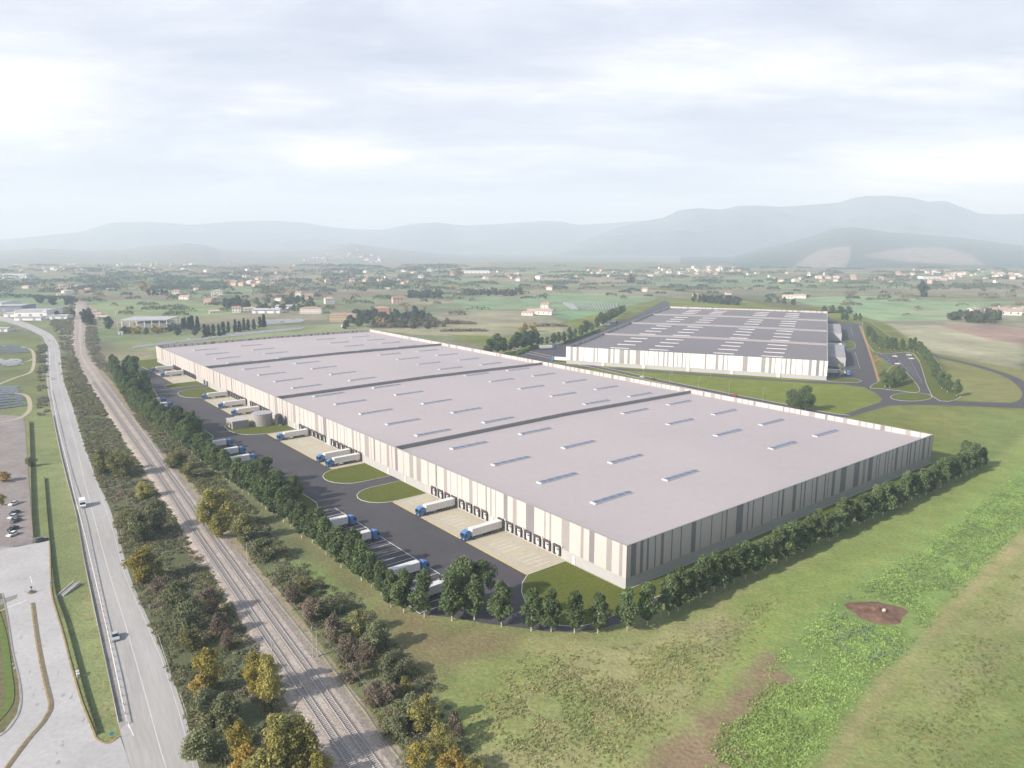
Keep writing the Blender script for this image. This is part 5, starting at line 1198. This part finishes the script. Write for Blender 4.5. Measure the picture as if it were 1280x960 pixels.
# ------------------------------------------------------------------ solar fields
def solar(pts_l, pts_r, rows, label, m, h=1.6, depth=2.6, gap=None, tilt=.35, nm='solar_array'):
    """rows of tilted panels between two ground edges"""
    l = resample(GP(pts_l), 1.0); r = resample(GP(pts_r), 1.0); root = empty(nm, (*l[0], 0), 0, label, 'solar panels'); o0 = np.array(l[0])
    for i in range(rows):
        t = (i+.5)/rows; a = l[min(len(l)-1, int(t*len(l)))]-o0; b2 = r[min(len(r)-1, int(t*len(r)))]-o0; d = (b2-a)/max(1e-6, np.linalg.norm(b2-a)); n_ = np.array([-d[1], d[0]])*depth/2
        if n_[1] > 0: n_ = -n_
        mb = MB(); lo, hi = .5, .5+depth*tilt
        Lr = np.linalg.norm(b2-a); p_ = 0.0
        while p_ < Lr-2:
            e_ = min(Lr, p_+rnd.choice([9, 14, 19])); qa, qb = a+d*p_, a+d*e_
            c4 = [(*(qa+n_), lo), (*(qb+n_), lo), (*(qb-n_), hi), (*(qa-n_), hi)]; mb.add(c4+[(x, y, z-.08) for x, y, z in c4], [(0, 1, 2, 3), (7, 6, 5, 4), (0, 4, 5, 1), (1, 5, 6, 2), (2, 6, 7, 3), (3, 7, 4, 0)])
            p_ = e_+rnd.choice([.4, .4, 2.5, 5])
        k = int(np.linalg.norm(b2-a)/6)+1
        for j in range(k+1):
            q = a+(b2-a)*j/k; mb.box(q[0]-.08, q[0]+.08, q[1]-.08, q[1]+.08, 0, (lo+hi)/2-.1, 1)
        mb.build('panel_row', [m, M_METAL], root)
    return root
solar([(-40, 433), (-40, 446)], [(32, 432), (38, 441)], 5, 'far block of dark solar panel rows inside the sandy track at the left', M_PANEL)
solar([(-50, 450), (-55, 468)], [(26, 450), (30, 456)], 6, 'middle block of pale solar panel rows at the left', M_PANELP)  # paler base colour for the whole block
solar([(-60, 484), (-60, 522)], [(22, 484), (33, 508)], 9, 'nearest block of dark solar panel rows at the left beside the highway', M_PANEL)
trk = mat('sandy_track', (.42, .365, .26), .95, .15, .8)
for pts_ in ([(-10, 432), (20, 433), (36, 436), (41.5, 441), (42.5, 452), (40.5, 462), (35, 467), (20, 472), (0, 480), (-8, 484)], [(0, 486), (10, 490), (28, 493), (35, 497), (37.5, 505), (36, 514), (26, 522), (10, 526), (-10, 529)], [(24, 452.5), (34, 451.5), (41, 449)]):
    ribbon('track', pts_, 2.6, trk)
solar([(166, 437.5), (240, 426), (300, 418)], [(168, 434.5), (240, 423.5), (300, 416)], 1, 'pale strip of solar panels behind the far short wall, nearer part', M_PANELP, depth=3)
for (l_, r_2, k, lab) in [(((165, 436), (172, 433.5)), ((262, 424.5), (275, 421)), 3, 'rows of pale solar panels behind the far left corner of the near warehouse'), (((270, 423), (284, 418.5)), ((372, 412.5), (383, 410)), 3, 'rows of pale solar panels behind the middle of the far short wall'), (((316, 407.5), (326, 400.5)), ((378, 403.5), (383, 399)), 4, 'blue-grey block of solar panels in the field behind the warehouse')]:
    solar(l_, r_2, k, lab, M_PANELP, depth=3.0)
solar([(714, 387.5), (772, 387.5)], [(703, 378.5), (772, 379.5)], 18, 'white-looking solar panel rows in the green field behind the dark trees', M_PANELP, depth=2.2)

# ------------------------------------------------------------------ buildings on the plain
def house(name, w, d, h, rh, wm, rm, storeys=2, hip=False, nwin=3, chim=True):
    root = empty(name, (0, 0, 0)); e = .5
    wl = MB().box(-w/2, w/2, -d/2, d/2, 0, h)
    if not hip: wl.prism([(-d/2, h), (0, h+rh-.15), (d/2, h)], -w/2, w/2, 'x')
    wall = wl.build('wall', wm, root)
    if hip:
        t = max(0, w/2-d/2); mb = MB().add([(-w/2-e, -d/2-e, h), (w/2+e, -d/2-e, h), (w/2+e, d/2+e, h), (-w/2-e, d/2+e, h), (-t, 0, h+rh), (t, 0, h+rh)], [(0, 1, 5, 4), (1, 2, 5), (2, 3, 4, 5), (3, 0, 4), (3, 2, 1, 0)])
    else:
        mb = MB()
        for s in (-1, 1): mb.add([(-w/2-e, s*(d/2+e), h-e*rh/(d/2)), (w/2+e, s*(d/2+e), h-e*rh/(d/2)), (w/2+e, 0, h+rh), (-w/2-e, 0, h+rh), (-w/2-e, s*(d/2+e), h-e*rh/(d/2)+.2), (w/2+e, s*(d/2+e), h-e*rh/(d/2)+.2), (w/2+e, 0, h+rh+.2), (-w/2-e, 0, h+rh+.2)], [(4, 5, 6, 7), (0, 1, 2, 3), (0, 1, 5, 4), (1, 2, 6, 5), (3, 0, 4, 7)])
    rf = mb.build('roof', rm, root)
    if chim: MB().box(w*.2-.35, w*.2+.35, .6, 1.3, h, h+rh+.9).build('chimney', wm, rf)
    w0 = None
    for s in (-1, 1):
        for k in range(storeys):
            for i in range(nwin):
                x = -w/2+w*(i+.5)/nwin; z = 1.0+k*(h-.4)/storeys
                if w0 is None: w0 = o = MB().box(-.5, .5, -.06, .06, 0, 1.4).build('window', M_WIN, wall)
                else: o = w0.copy(); COL.objects.link(o)
                o.location = (x, s*(d/2+.03), z)
    return root
HP = {'white': lambda: house('house', 11, 9, 6.2, 2.2, M_WALLW, M_TERRA), 'ochre': lambda: house('house', 12, 9, 6, 2.0, M_WALLO, M_TERRA, hip=True), 'pink': lambda: house('house', 13, 10, 6.5, 2.2, M_WALLP, M_TERRA), 'low': lambda: house('house', 15, 8, 3.4, 1.7, M_WALLW, M_PALER, 1), 'villa': lambda: house('house', 14, 12, 7.5, 2.4, M_WALLW, M_PALER, 2, True, 4)}
HPO = {}
def put_house(kind, pt, ang, label, group=None, s=1.0):
    if kind not in HPO: HPO[kind] = o = HP[kind]()
    else: o = copy_tree(HPO[kind])
    o.location = (*pt, 0) if len(pt) == 2 else pt; o.rotation_euler = (0, 0, ang); o.scale = (s, s, s); return tag(o, label, 'house', group)
for kind, px, py, s, lab in [('villa', 272, 371, 2.0, 'largest white villa among the houses left of centre'), ('white', 221, 368.5, 1.6, 'white house standing highest in the cluster left of centre'), ('low', 232, 374, 1.9, 'low white building just below the highest white house'), ('pink', 262, 380, 1.5, 'pale pink low house beside the large white villa'), ('white', 296, 390.5, 1.5, 'white house with red roof above the row of dark conifers'), ('low', 268, 391.5, 1.3, 'small low white house in the field left of the red-roofed one'), ('low', 312, 388.5, 1.5, 'low white house right of the red-roofed one'), ('villa', 412, 379.5, 1.6, 'white villa alone above the long orange-roofed buildings'), ('pink', 387, 374, 1.5, 'pinkish house left of the white villa'), ('white', 374, 369.5, 1.4, 'small white house with red roof at the top of the left group'), ('low', 349, 376, 1.3, 'small white house by the dark trees at the left of the group'), ('pink', 497, 379, 1.9, 'pink house behind the grove right of the brick one'), ('low', 120, 395.5, 1.4, 'low white house right beside the far railway'), ('low', 131, 398.5, 1.2, 'white shed-like house right of the one beside the far railway'), ('white', 118, 393, 1.1, 'small house with pale red roof right of the far railway'), ('low', 432, 408.5, .9, 'tiny white hut behind the far corner of the near warehouse'), ('low', 660, 394, 1.5, 'white farm building at the left of the solar rows'), ('low', 682, 393, 2.2, 'long white farm shed at the left of the solar rows'), ('white', 682, 386, 1.6, 'farmhouse above the long white farm shed'), ('low', 668, 392, 1.8, 'white shed between the farm building and the long shed'), ('white', 687, 362.5, 1.6, 'pale house in the meadow above the green field'), ('ochre', 870, 371, 1.3, 'small ochre house by the grove behind the rear warehouse'), ('white', 806, 364.5, 1.4, 'tiny white house at the start of the green bank'), ('white', 910, 369.5, 1.3, 'small pale house above the green bank'), ('low', 985, 373, 1.8, 'low pale farm at the left of the far green field'), ('low', 1000, 372.5, 1.9, 'low pale farm building in the far green field, right of its neighbour'), ('low', 1217, 390, 1.7, 'pale building at the left of the white farm group on the right'), ('low', 1245, 391.5, 2.4, 'long white shed in the middle of the white farm group on the right'), ('low', 1262, 393.5, 2.4, 'long white shed near the right edge, lower one'), ('low', 1275, 391, 2.2, 'long white shed at the right edge'), ('ochre', 1258, 390, 1.5, 'ochre roofed house in the farm group at the right'), ('white', 1222, 408, .01, '')]:
    if lab: put_house(kind, G(px, py), rnd.uniform(-.5, .5), lab, None, s*.78)
# long buildings and sheds with their own proportions
def longhouse(px0, px1, py, h, d, wm, rm, label, storeys=2, hip=True, nwin=8, rh=2.4, cat='building', nm='long_house', ang=None):
    a, b2 = np.array(G(px0, py)), np.array(G(px1, py)); L_ = np.linalg.norm(b2-a); o = house(nm, L_, d, h, rh, wm, rm, storeys, hip, nwin, False)
    c = (a+b2)/2; o.location = (*c, 0); o.rotation_euler = (0, 0, ang or 0.0); return tag(o, label, cat)
longhouse(376, 402, 391.5, 8, 16, M_WALLW, M_TERRA, 'long white two-storey building with orange roof in the fields behind', nwin=9, ang=.15)
longhouse(413, 446, 401.5, 9.5, 18, M_WALLO, M_TERRA, 'long ochre building with orange roof just behind the far wall of the near warehouse', nwin=10, ang=.12)
longhouse(467, 488, 394, 11, 16, mat('brick_red_wall', (.36, .20, .155), .85, .1, .5), M_TERRA, 'brick red house in the grove behind the far corner of the near warehouse', nwin=6)
def shed(px0, px1, py, h, d, label, wm=None, rm=None, ang=0.0, rh=1.2):
    a, b2 = np.array(G(px0, py)), np.array(G(px1, py)); L_ = np.linalg.norm(b2-a); o = empty('industrial_shed', (*((a+b2)/2), 0), ang, label, 'shed')
    MB().box(-L_/2, L_/2, -d/2, d/2, 0, h).build('wall', wm or M_SHED, o)
    MB().prism([(-d/2-.3, h), (0, h+rh), (d/2+.3, h)], -L_/2-.3, L_/2+.3, 'x').build('roof', rm or M_SHEDR, o)
    mb = MB(); k = max(2, int(L_/14))
    for i in range(k): x = -L_/2+L_*(i+.5)/k; mb.box(x-2, x+2, -d/2-.06, -d/2+.02, .05, min(4.5, h*.7))
    mb.build('gate', mat('shed_gate', (.30, .32, .36), .6, .05, 1), o)
    mb = MB().box(-L_/2+1, L_/2-1, -d/2-.05, -d/2+.02, h*.78, h*.78+.9); mb.build('window_band', M_WIN, o)
    return o
shed(-8, 15, 384, 9, 50, 'white shed at the far left edge of the factory group'); shed(8, 36, 388, 9, 40, 'blue-grey fronted shed in the middle of the factory group at the left', mat('shed_bluegrey', (.22, .24, .30), .6, .05, .4), ang=.05)
shed(30, 68, 394.5, 9, 46, 'large white shed, biggest of the factory group at the left', ang=.08); shed(10, 36, 395.5, 5, 18, 'low white shed in front of the factory group at the left'); shed(56, 60.5, 398.5, 12, 6, 'white tower-like block in front of the factory group at the left'); shed(66, 88, 399, 6, 16, 'long low white shed at the right end of the factory group'); shed(22, 55, 400, 4, 14, 'row-like low white shed nearest the road in the factory group'); shed(-10, 14, 414, 4, 14, 'low white roof beside the road bend at the left edge')
shed(-20, 38, 347.5, 13, 40, 'very long bright white shed far away at the left edge'); shed(318, 352, 391, 5, 20, 'white greenhouse-like shed left of the long orange-roofed building', rh=2.5); shed(346, 376, 386, 5, 16, 'pale greenhouse behind the left end of the orange-roofed building', rh=2); shed(572, 612, 341.5, 10, 30, 'far pale shed above the green fields in the middle'); shed(1150, 1190, 349, 9, 30, 'far white shed in the settlement below the quarry hill')
a, b2 = G(160, 411), G(222, 411); cs_ = empty('open_shed', (*G(189, 408), 0), .10, 'large open shed with flat grey roof on columns behind the telecom mast', 'open shed'); L_ = abs(b2[0]-a[0])*.92; dd = 46
MB().box(-L_/2, L_/2, -dd/2, dd/2, 10, 11.1).build('roof', M_SHEDR, cs_); MB().box(-L_*.28, L_*.42, -dd/2+8, dd/2-4, 0, 6).build('inner_wall', M_SHED, cs_)
for i in range(7):
    for s in (-1, 1): MB().box(-L_/2+1.5+(L_-3)*i/6-.4, -L_/2+1.5+(L_-3)*i/6+.4, s*(dd/2-1.5)-.4, s*(dd/2-1.5)+.4, 0, 9.99).build('column', M_SHED, cs_)
# scattered far settlements
SETT = [('far houses at the upper left', 'tiny pale house in the hazy settlement at the upper left below the low hill', [(60, 337, 60, 6), (200, 338, 70, 6), (150, 330, 90, 5), (100, 362, 40, 5), (330, 345, 60, 8)], 95),
        ('far houses on the hill town', 'tiny pale house of the faint town on the low hill left of centre', [(430, 322, 22, 7), (410, 331, 40, 4)], 26),
        ('far houses in the middle', 'tiny house among trees on the hazy plain in the middle', [(500, 343, 90, 6), (640, 347, 60, 5), (460, 352, 90, 6), (300, 357, 60, 6)], 60),
        ('far houses below the quarry hill', 'tiny pale house in the settlement at the foot of the quarry hill', [(880, 340, 50, 5), (1010, 347, 70, 6), (1130, 348, 80, 6), (1190, 343, 50, 5), (1255, 347, 30, 4), (790, 343, 80, 4)], 130)]
for grp, lab, cl_, n_ in SETT:
    for i in range(n_):
        c = cl_[rnd.randrange(len(cl_))]; px = rnd.gauss(c[0], c[2]*.55); py = max(331, rnd.gauss(c[1], c[3]*.55)); kd = rnd.choice(['white', 'white', 'low', 'villa', 'ochre', 'pink'] if rnd.random() < .8 else ['ochre'])
        if grp.startswith('far houses on the hill'):
            px = rnd.gauss(432, 26); py = min(332, max(306, 322-abs(rnd.gauss(0, 7))+abs(px-432)*.2))
            a_ = (px-640)/FPX; b_2 = (480-py)/FPX; hit = HILLS[-1].ray_cast((0, 0, H), (a_, cos(PITCH)+b_2*sin(PITCH), -sin(PITCH)+b_2*cos(PITCH)))
            if hit[0] is None: continue
            pt = (hit[0].x, hit[0].y, hit[0].z-1.5)
            put_house(kd, pt, rnd.uniform(-.8, .8), lab, grp, rnd.uniform(1.1, 1.9)); continue
        put_house(kd, G(px, py), rnd.uniform(-.8, .8), lab, grp, rnd.uniform(.85, 1.4))

# ------------------------------------------------------------------ far trees, hedgerows and woods
F_G = leafm('far_leaf_green', (.062, .080, .045), (.075, .085, .05), .3, .1); F_D = leafm('far_leaf_dark', (.042, .056, .042), (.05, .065, .042), .3, .1); F_O = leafm('far_leaf_autumn', (.26, .18, .06), (.19, .16, .06), .3, .1); F_P = leafm('far_leaf_brown', (.13, .10, .07), (.11, .10, .065), .3, .1)
protos('fg', 'far_tree', F_G, M_BROWN, 9, 5.6, .2, 13, 1000, .75, 'round', nvar=3, tr=.3, limbs=3)
protos('fd', 'far_tree', F_D, M_BROWN, 10, 5.4, .2, 13, 1000, .75, 'round', nvar=3, tr=.3, limbs=3)
protos('fo', 'far_tree', F_O, M_BROWN, 9, 5.2, .2, 13, 1000, .75, 'round', nvar=2, tr=.3, limbs=3)
protos('fb', 'far_tree', F_P, M_BROWN, 8, 5.6, .2, 13, 900, .75, 'round', nvar=2, tr=.3, limbs=3)
protos('con', 'conifer_tree', G_CON, M_BROWN, 14, 4.6, .2, 24, 1700, .6, 'cone', nvar=3, tr=.25, limbs=3)
FT = lambda key, pts_, lab, grp, s=1.0, sz=None: [plant(key, G(*p), lab, 'tree', grp if len(pts_) > 1 else None, s*rnd.uniform(.8, 1.2), (sz or s)*rnd.uniform(.85, 1.15)) for p in pts_]
FT('con', [(256+i*6.2+rnd.uniform(-1.5, 1.5), 422-i*1.05+rnd.uniform(-1.5, 1)) for i in range(13)], 'dark conifer in the row behind the far short wall of the near warehouse', 'conifers behind the far wall', 1.15, 1.0)
FT('con', [(238+rnd.uniform(-10, 14), 412+rnd.uniform(-3, 3)) for i in range(8)], 'dark conifer right of the open grey-roofed shed', 'conifers right of the open shed', 1.3, .95)
FT('fo', [(163, 416), (168, 417.5), (173, 417), (192, 415), (196, 416.5), (201, 415)], 'yellow or orange autumn tree in front of the open grey-roofed shed', 'autumn trees at the open shed', .85)
FT('fg', [(156, 416.5), (183, 418), (211, 414), (216, 412), (222, 415), (221, 419), (243, 419), (136, 411)], 'green tree near the open grey-roofed shed', 'green trees at the open shed', .9)
FT('fd', [(440+rnd.uniform(-5, 95), 399+rnd.gauss(0, 4)) for i in range(30)], 'dark tree in the grove behind the far right corner of the near warehouse', 'dark grove behind the warehouse', 1.15)
FT('fg', [(430+rnd.uniform(0, 110), 405+rnd.gauss(0, 3)) for i in range(26)], 'green tree at the front of the grove behind the warehouse', 'green grove behind the warehouse', 1.0)
FT('fo', [(412, 401), (508, 389), (520, 391), (530, 388), (480, 405), (472, 404)], 'yellow autumn tree in the grove behind the warehouse', 'yellow trees in the grove', .95)
FT('fb', [(500+rnd.uniform(0, 60), 408+rnd.gauss(0, 3)) for i in range(14)], 'brown bare-looking tree at the right end of the grove', 'brown trees at the grove', .95)
FT('fg', [(512+i*4.2, 372+rnd.uniform(-1, 1.5)) for i in range(10)], 'grey-green tree of the short line left of the large green field', 'line left of the green field', 1.6)
FT('fg', [(580+i*5, 369+rnd.uniform(-1.5, 1)) for i in range(15)], 'tree of the line along the top of the large green field', 'line above the green field', 1.4)
FT('fo', [(655, 416), (668, 415)], 'pale yellow tree in the rough field left of the solar rows', 'pale yellow pair in the field', 1.3)
FT('fd', [(868+i*5.5+rnd.uniform(-1, 1), 377+i*.45) for i in range(11)], 'dark tree of the grove just behind the rear warehouse', 'grove behind the rear warehouse', 1.35)
FT('fg', [(960, 379), (972, 379), (980, 380), (992, 382), (1050, 391), (1060, 392), (1040, 391), (1030, 390)], 'green tree right of the grove behind the rear warehouse', 'trees right of the grove', 1.2)
FT('fg', [(1185+rnd.uniform(0, 70), 399+rnd.uniform(-2, 5)) for i in range(16)], 'grey-green tree in the loose belt below the white farm group on the right', 'belt below the farm', 1.4)
FT('fd', [(1152, 371)], 'dark lone round tree in the brown field at the right', None, 2.6); FT('fb', [(788, 354)], 'brownish lone tree clump in the middle distance', None, 3.0)
FT('fo', [(178, 362), (183, 364)], 'orange-yellow tree in the fields at the left', 'orange pair at the left', 2.0)
FT('fo', [(574, 345.5)], 'orange tree mass on the hazy plain right of centre', None, 3.2)
FT('fd', [(186+i*5.5, 369+rnd.uniform(-1, 1)) for i in range(5)]+[(280+rnd.uniform(0, 30), 384+rnd.uniform(-4, 5)) for i in range(14)], 'dark tree among the houses left of centre', 'trees among the left houses', 1.3)
FT('fg', [(330+rnd.uniform(-10, 60), 381+rnd.uniform(-6, 10)) for i in range(26)], 'green tree between the houses behind the warehouse', 'trees between the houses behind', 1.2)
FT('fd', [(100+rnd.uniform(-60, 0), 388+rnd.uniform(-12, -6)) for i in range(10)]+[(104+rnd.uniform(0, 12), 400+rnd.uniform(-8, 8)) for i in range(8)]+[(72, 399), (90, 396), (136, 407)], 'dark tree beside the factory group and the far railway', 'trees by the factory group', 1.1)
# hedgerows and woods that read as one mass
def woods(items, m, label):
    cs, sz, nr = [], [], []
    for px, py, wpx_, d, h, n_ in items:
        c = G(px, py); W_ = wpx_/FPX*c[1]
        k = max(30, int(n_)); x = rng.uniform(-.5, .5, k)*W_; y = rng.uniform(-.5, .5, k)*d
        hh = h*(.55+.45*vnoise(c[0]+x, c[1]+y, 14, 91)/.6)*np.sqrt(np.clip(1-(2*x/W_)**4, .05, 1)); z = hh*rng.uniform(.05, 1, k)**.6
        cs.append(np.c_[c[0]+x, c[1]+y, z]); sz.append(np.full(k, .7+c[1]*.0008))
    cs = np.concatenate(cs); tag(link('woodland', quadmesh('woodland', leafquads(cs, np.concatenate(sz), .4)), m), label, 'woodland', None, 'stuff')
def rnd_items(n_, x0, x1, y0, y1, w0, w1, h0, h1, dens=1.0):
    o = []
    for _ in range(n_):
        py = y0+(y1-y0)*rnd.random()**1.0; wd = rnd.uniform(w0, w1); D = G(640, py)[1]; W_ = wd/FPX*D; d = rnd.uniform(5, 14); o.append((rnd.uniform(x0, x1), py, wd, d, rnd.uniform(h0, h1), W_*d*.55*dens/max(1, D/900)))
    return o
woods(rnd_items(170, -40, 560, 332, 366, 8, 55, 8, 15), F_D, 'dark hazy hedgerows and woods on the plain at the left and middle')
woods(rnd_items(190, -40, 1310, 334, 374, 3, 18, 4, 9), F_D, 'small dark thickets dotted over the whole hazy plain')
woods(rnd_items(130, 520, 1320, 333, 362, 8, 50, 6, 11), F_G, 'hazy hedgerows on the plain in the middle and right')
woods(rnd_items(75, 100, 700, 350, 394, 6, 36, 4, 9), F_G, 'hedgerows between the fields behind the near warehouse')
woods(rnd_items(20, 1040, 1300, 364, 398, 6, 30, 4.5, 9), F_P, 'brownish hedgerows in the fields at the right')
woods(rnd_items(70, -40, 700, 338, 384, 4, 18, 5, 9), F_P, 'brown thickets on the plain at the left')
woods(rnd_items(22, 100, 900, 338, 372, 5, 14, 7, 11), F_O, 'autumn yellow thickets on the hazy plain')
woods([(490, 409, 60, 16, 6, 900), (560, 405, 70, 14, 4.5, 800), (580, 414, 60, 12, 2.5, 500), (690, 408, 40, 10, 3.5, 300)], F_P, 'brown scrub right of the grove behind the warehouse')
woods([(20, 372, 70, 20, 8, 700), (70, 374, 50, 16, 8, 500), (215, 361, 60, 16, 8, 700), (120, 361, 60, 16, 9, 700)], F_D, 'dark woods along the fields at the left')

# ------------------------------------------------------------------ air
hb = MB().box(-15000, 15000, -1200, 13800, -1, 860).build('haze', [])
mh = bpy.data.materials.new('haze_air'); mh.use_nodes = True; n = mh.node_tree.nodes; L = mh.node_tree.links
n.remove(n['Principled BSDF']); pv = n.new('ShaderNodeVolumePrincipled'); pv.inputs['Color'].default_value = (.70, .84, 1.0, 1); pv.inputs['Absorption Color'].default_value = (.45, .45, .45, 1); pv.inputs['Density'].default_value = 1.65e-4; pv.inputs['Anisotropy'].default_value = 0.0
L.new(pv.outputs[0], n['Material Output'].inputs['Volume']); hb.data.materials.append(mh); tag(hb, kind='stuff')
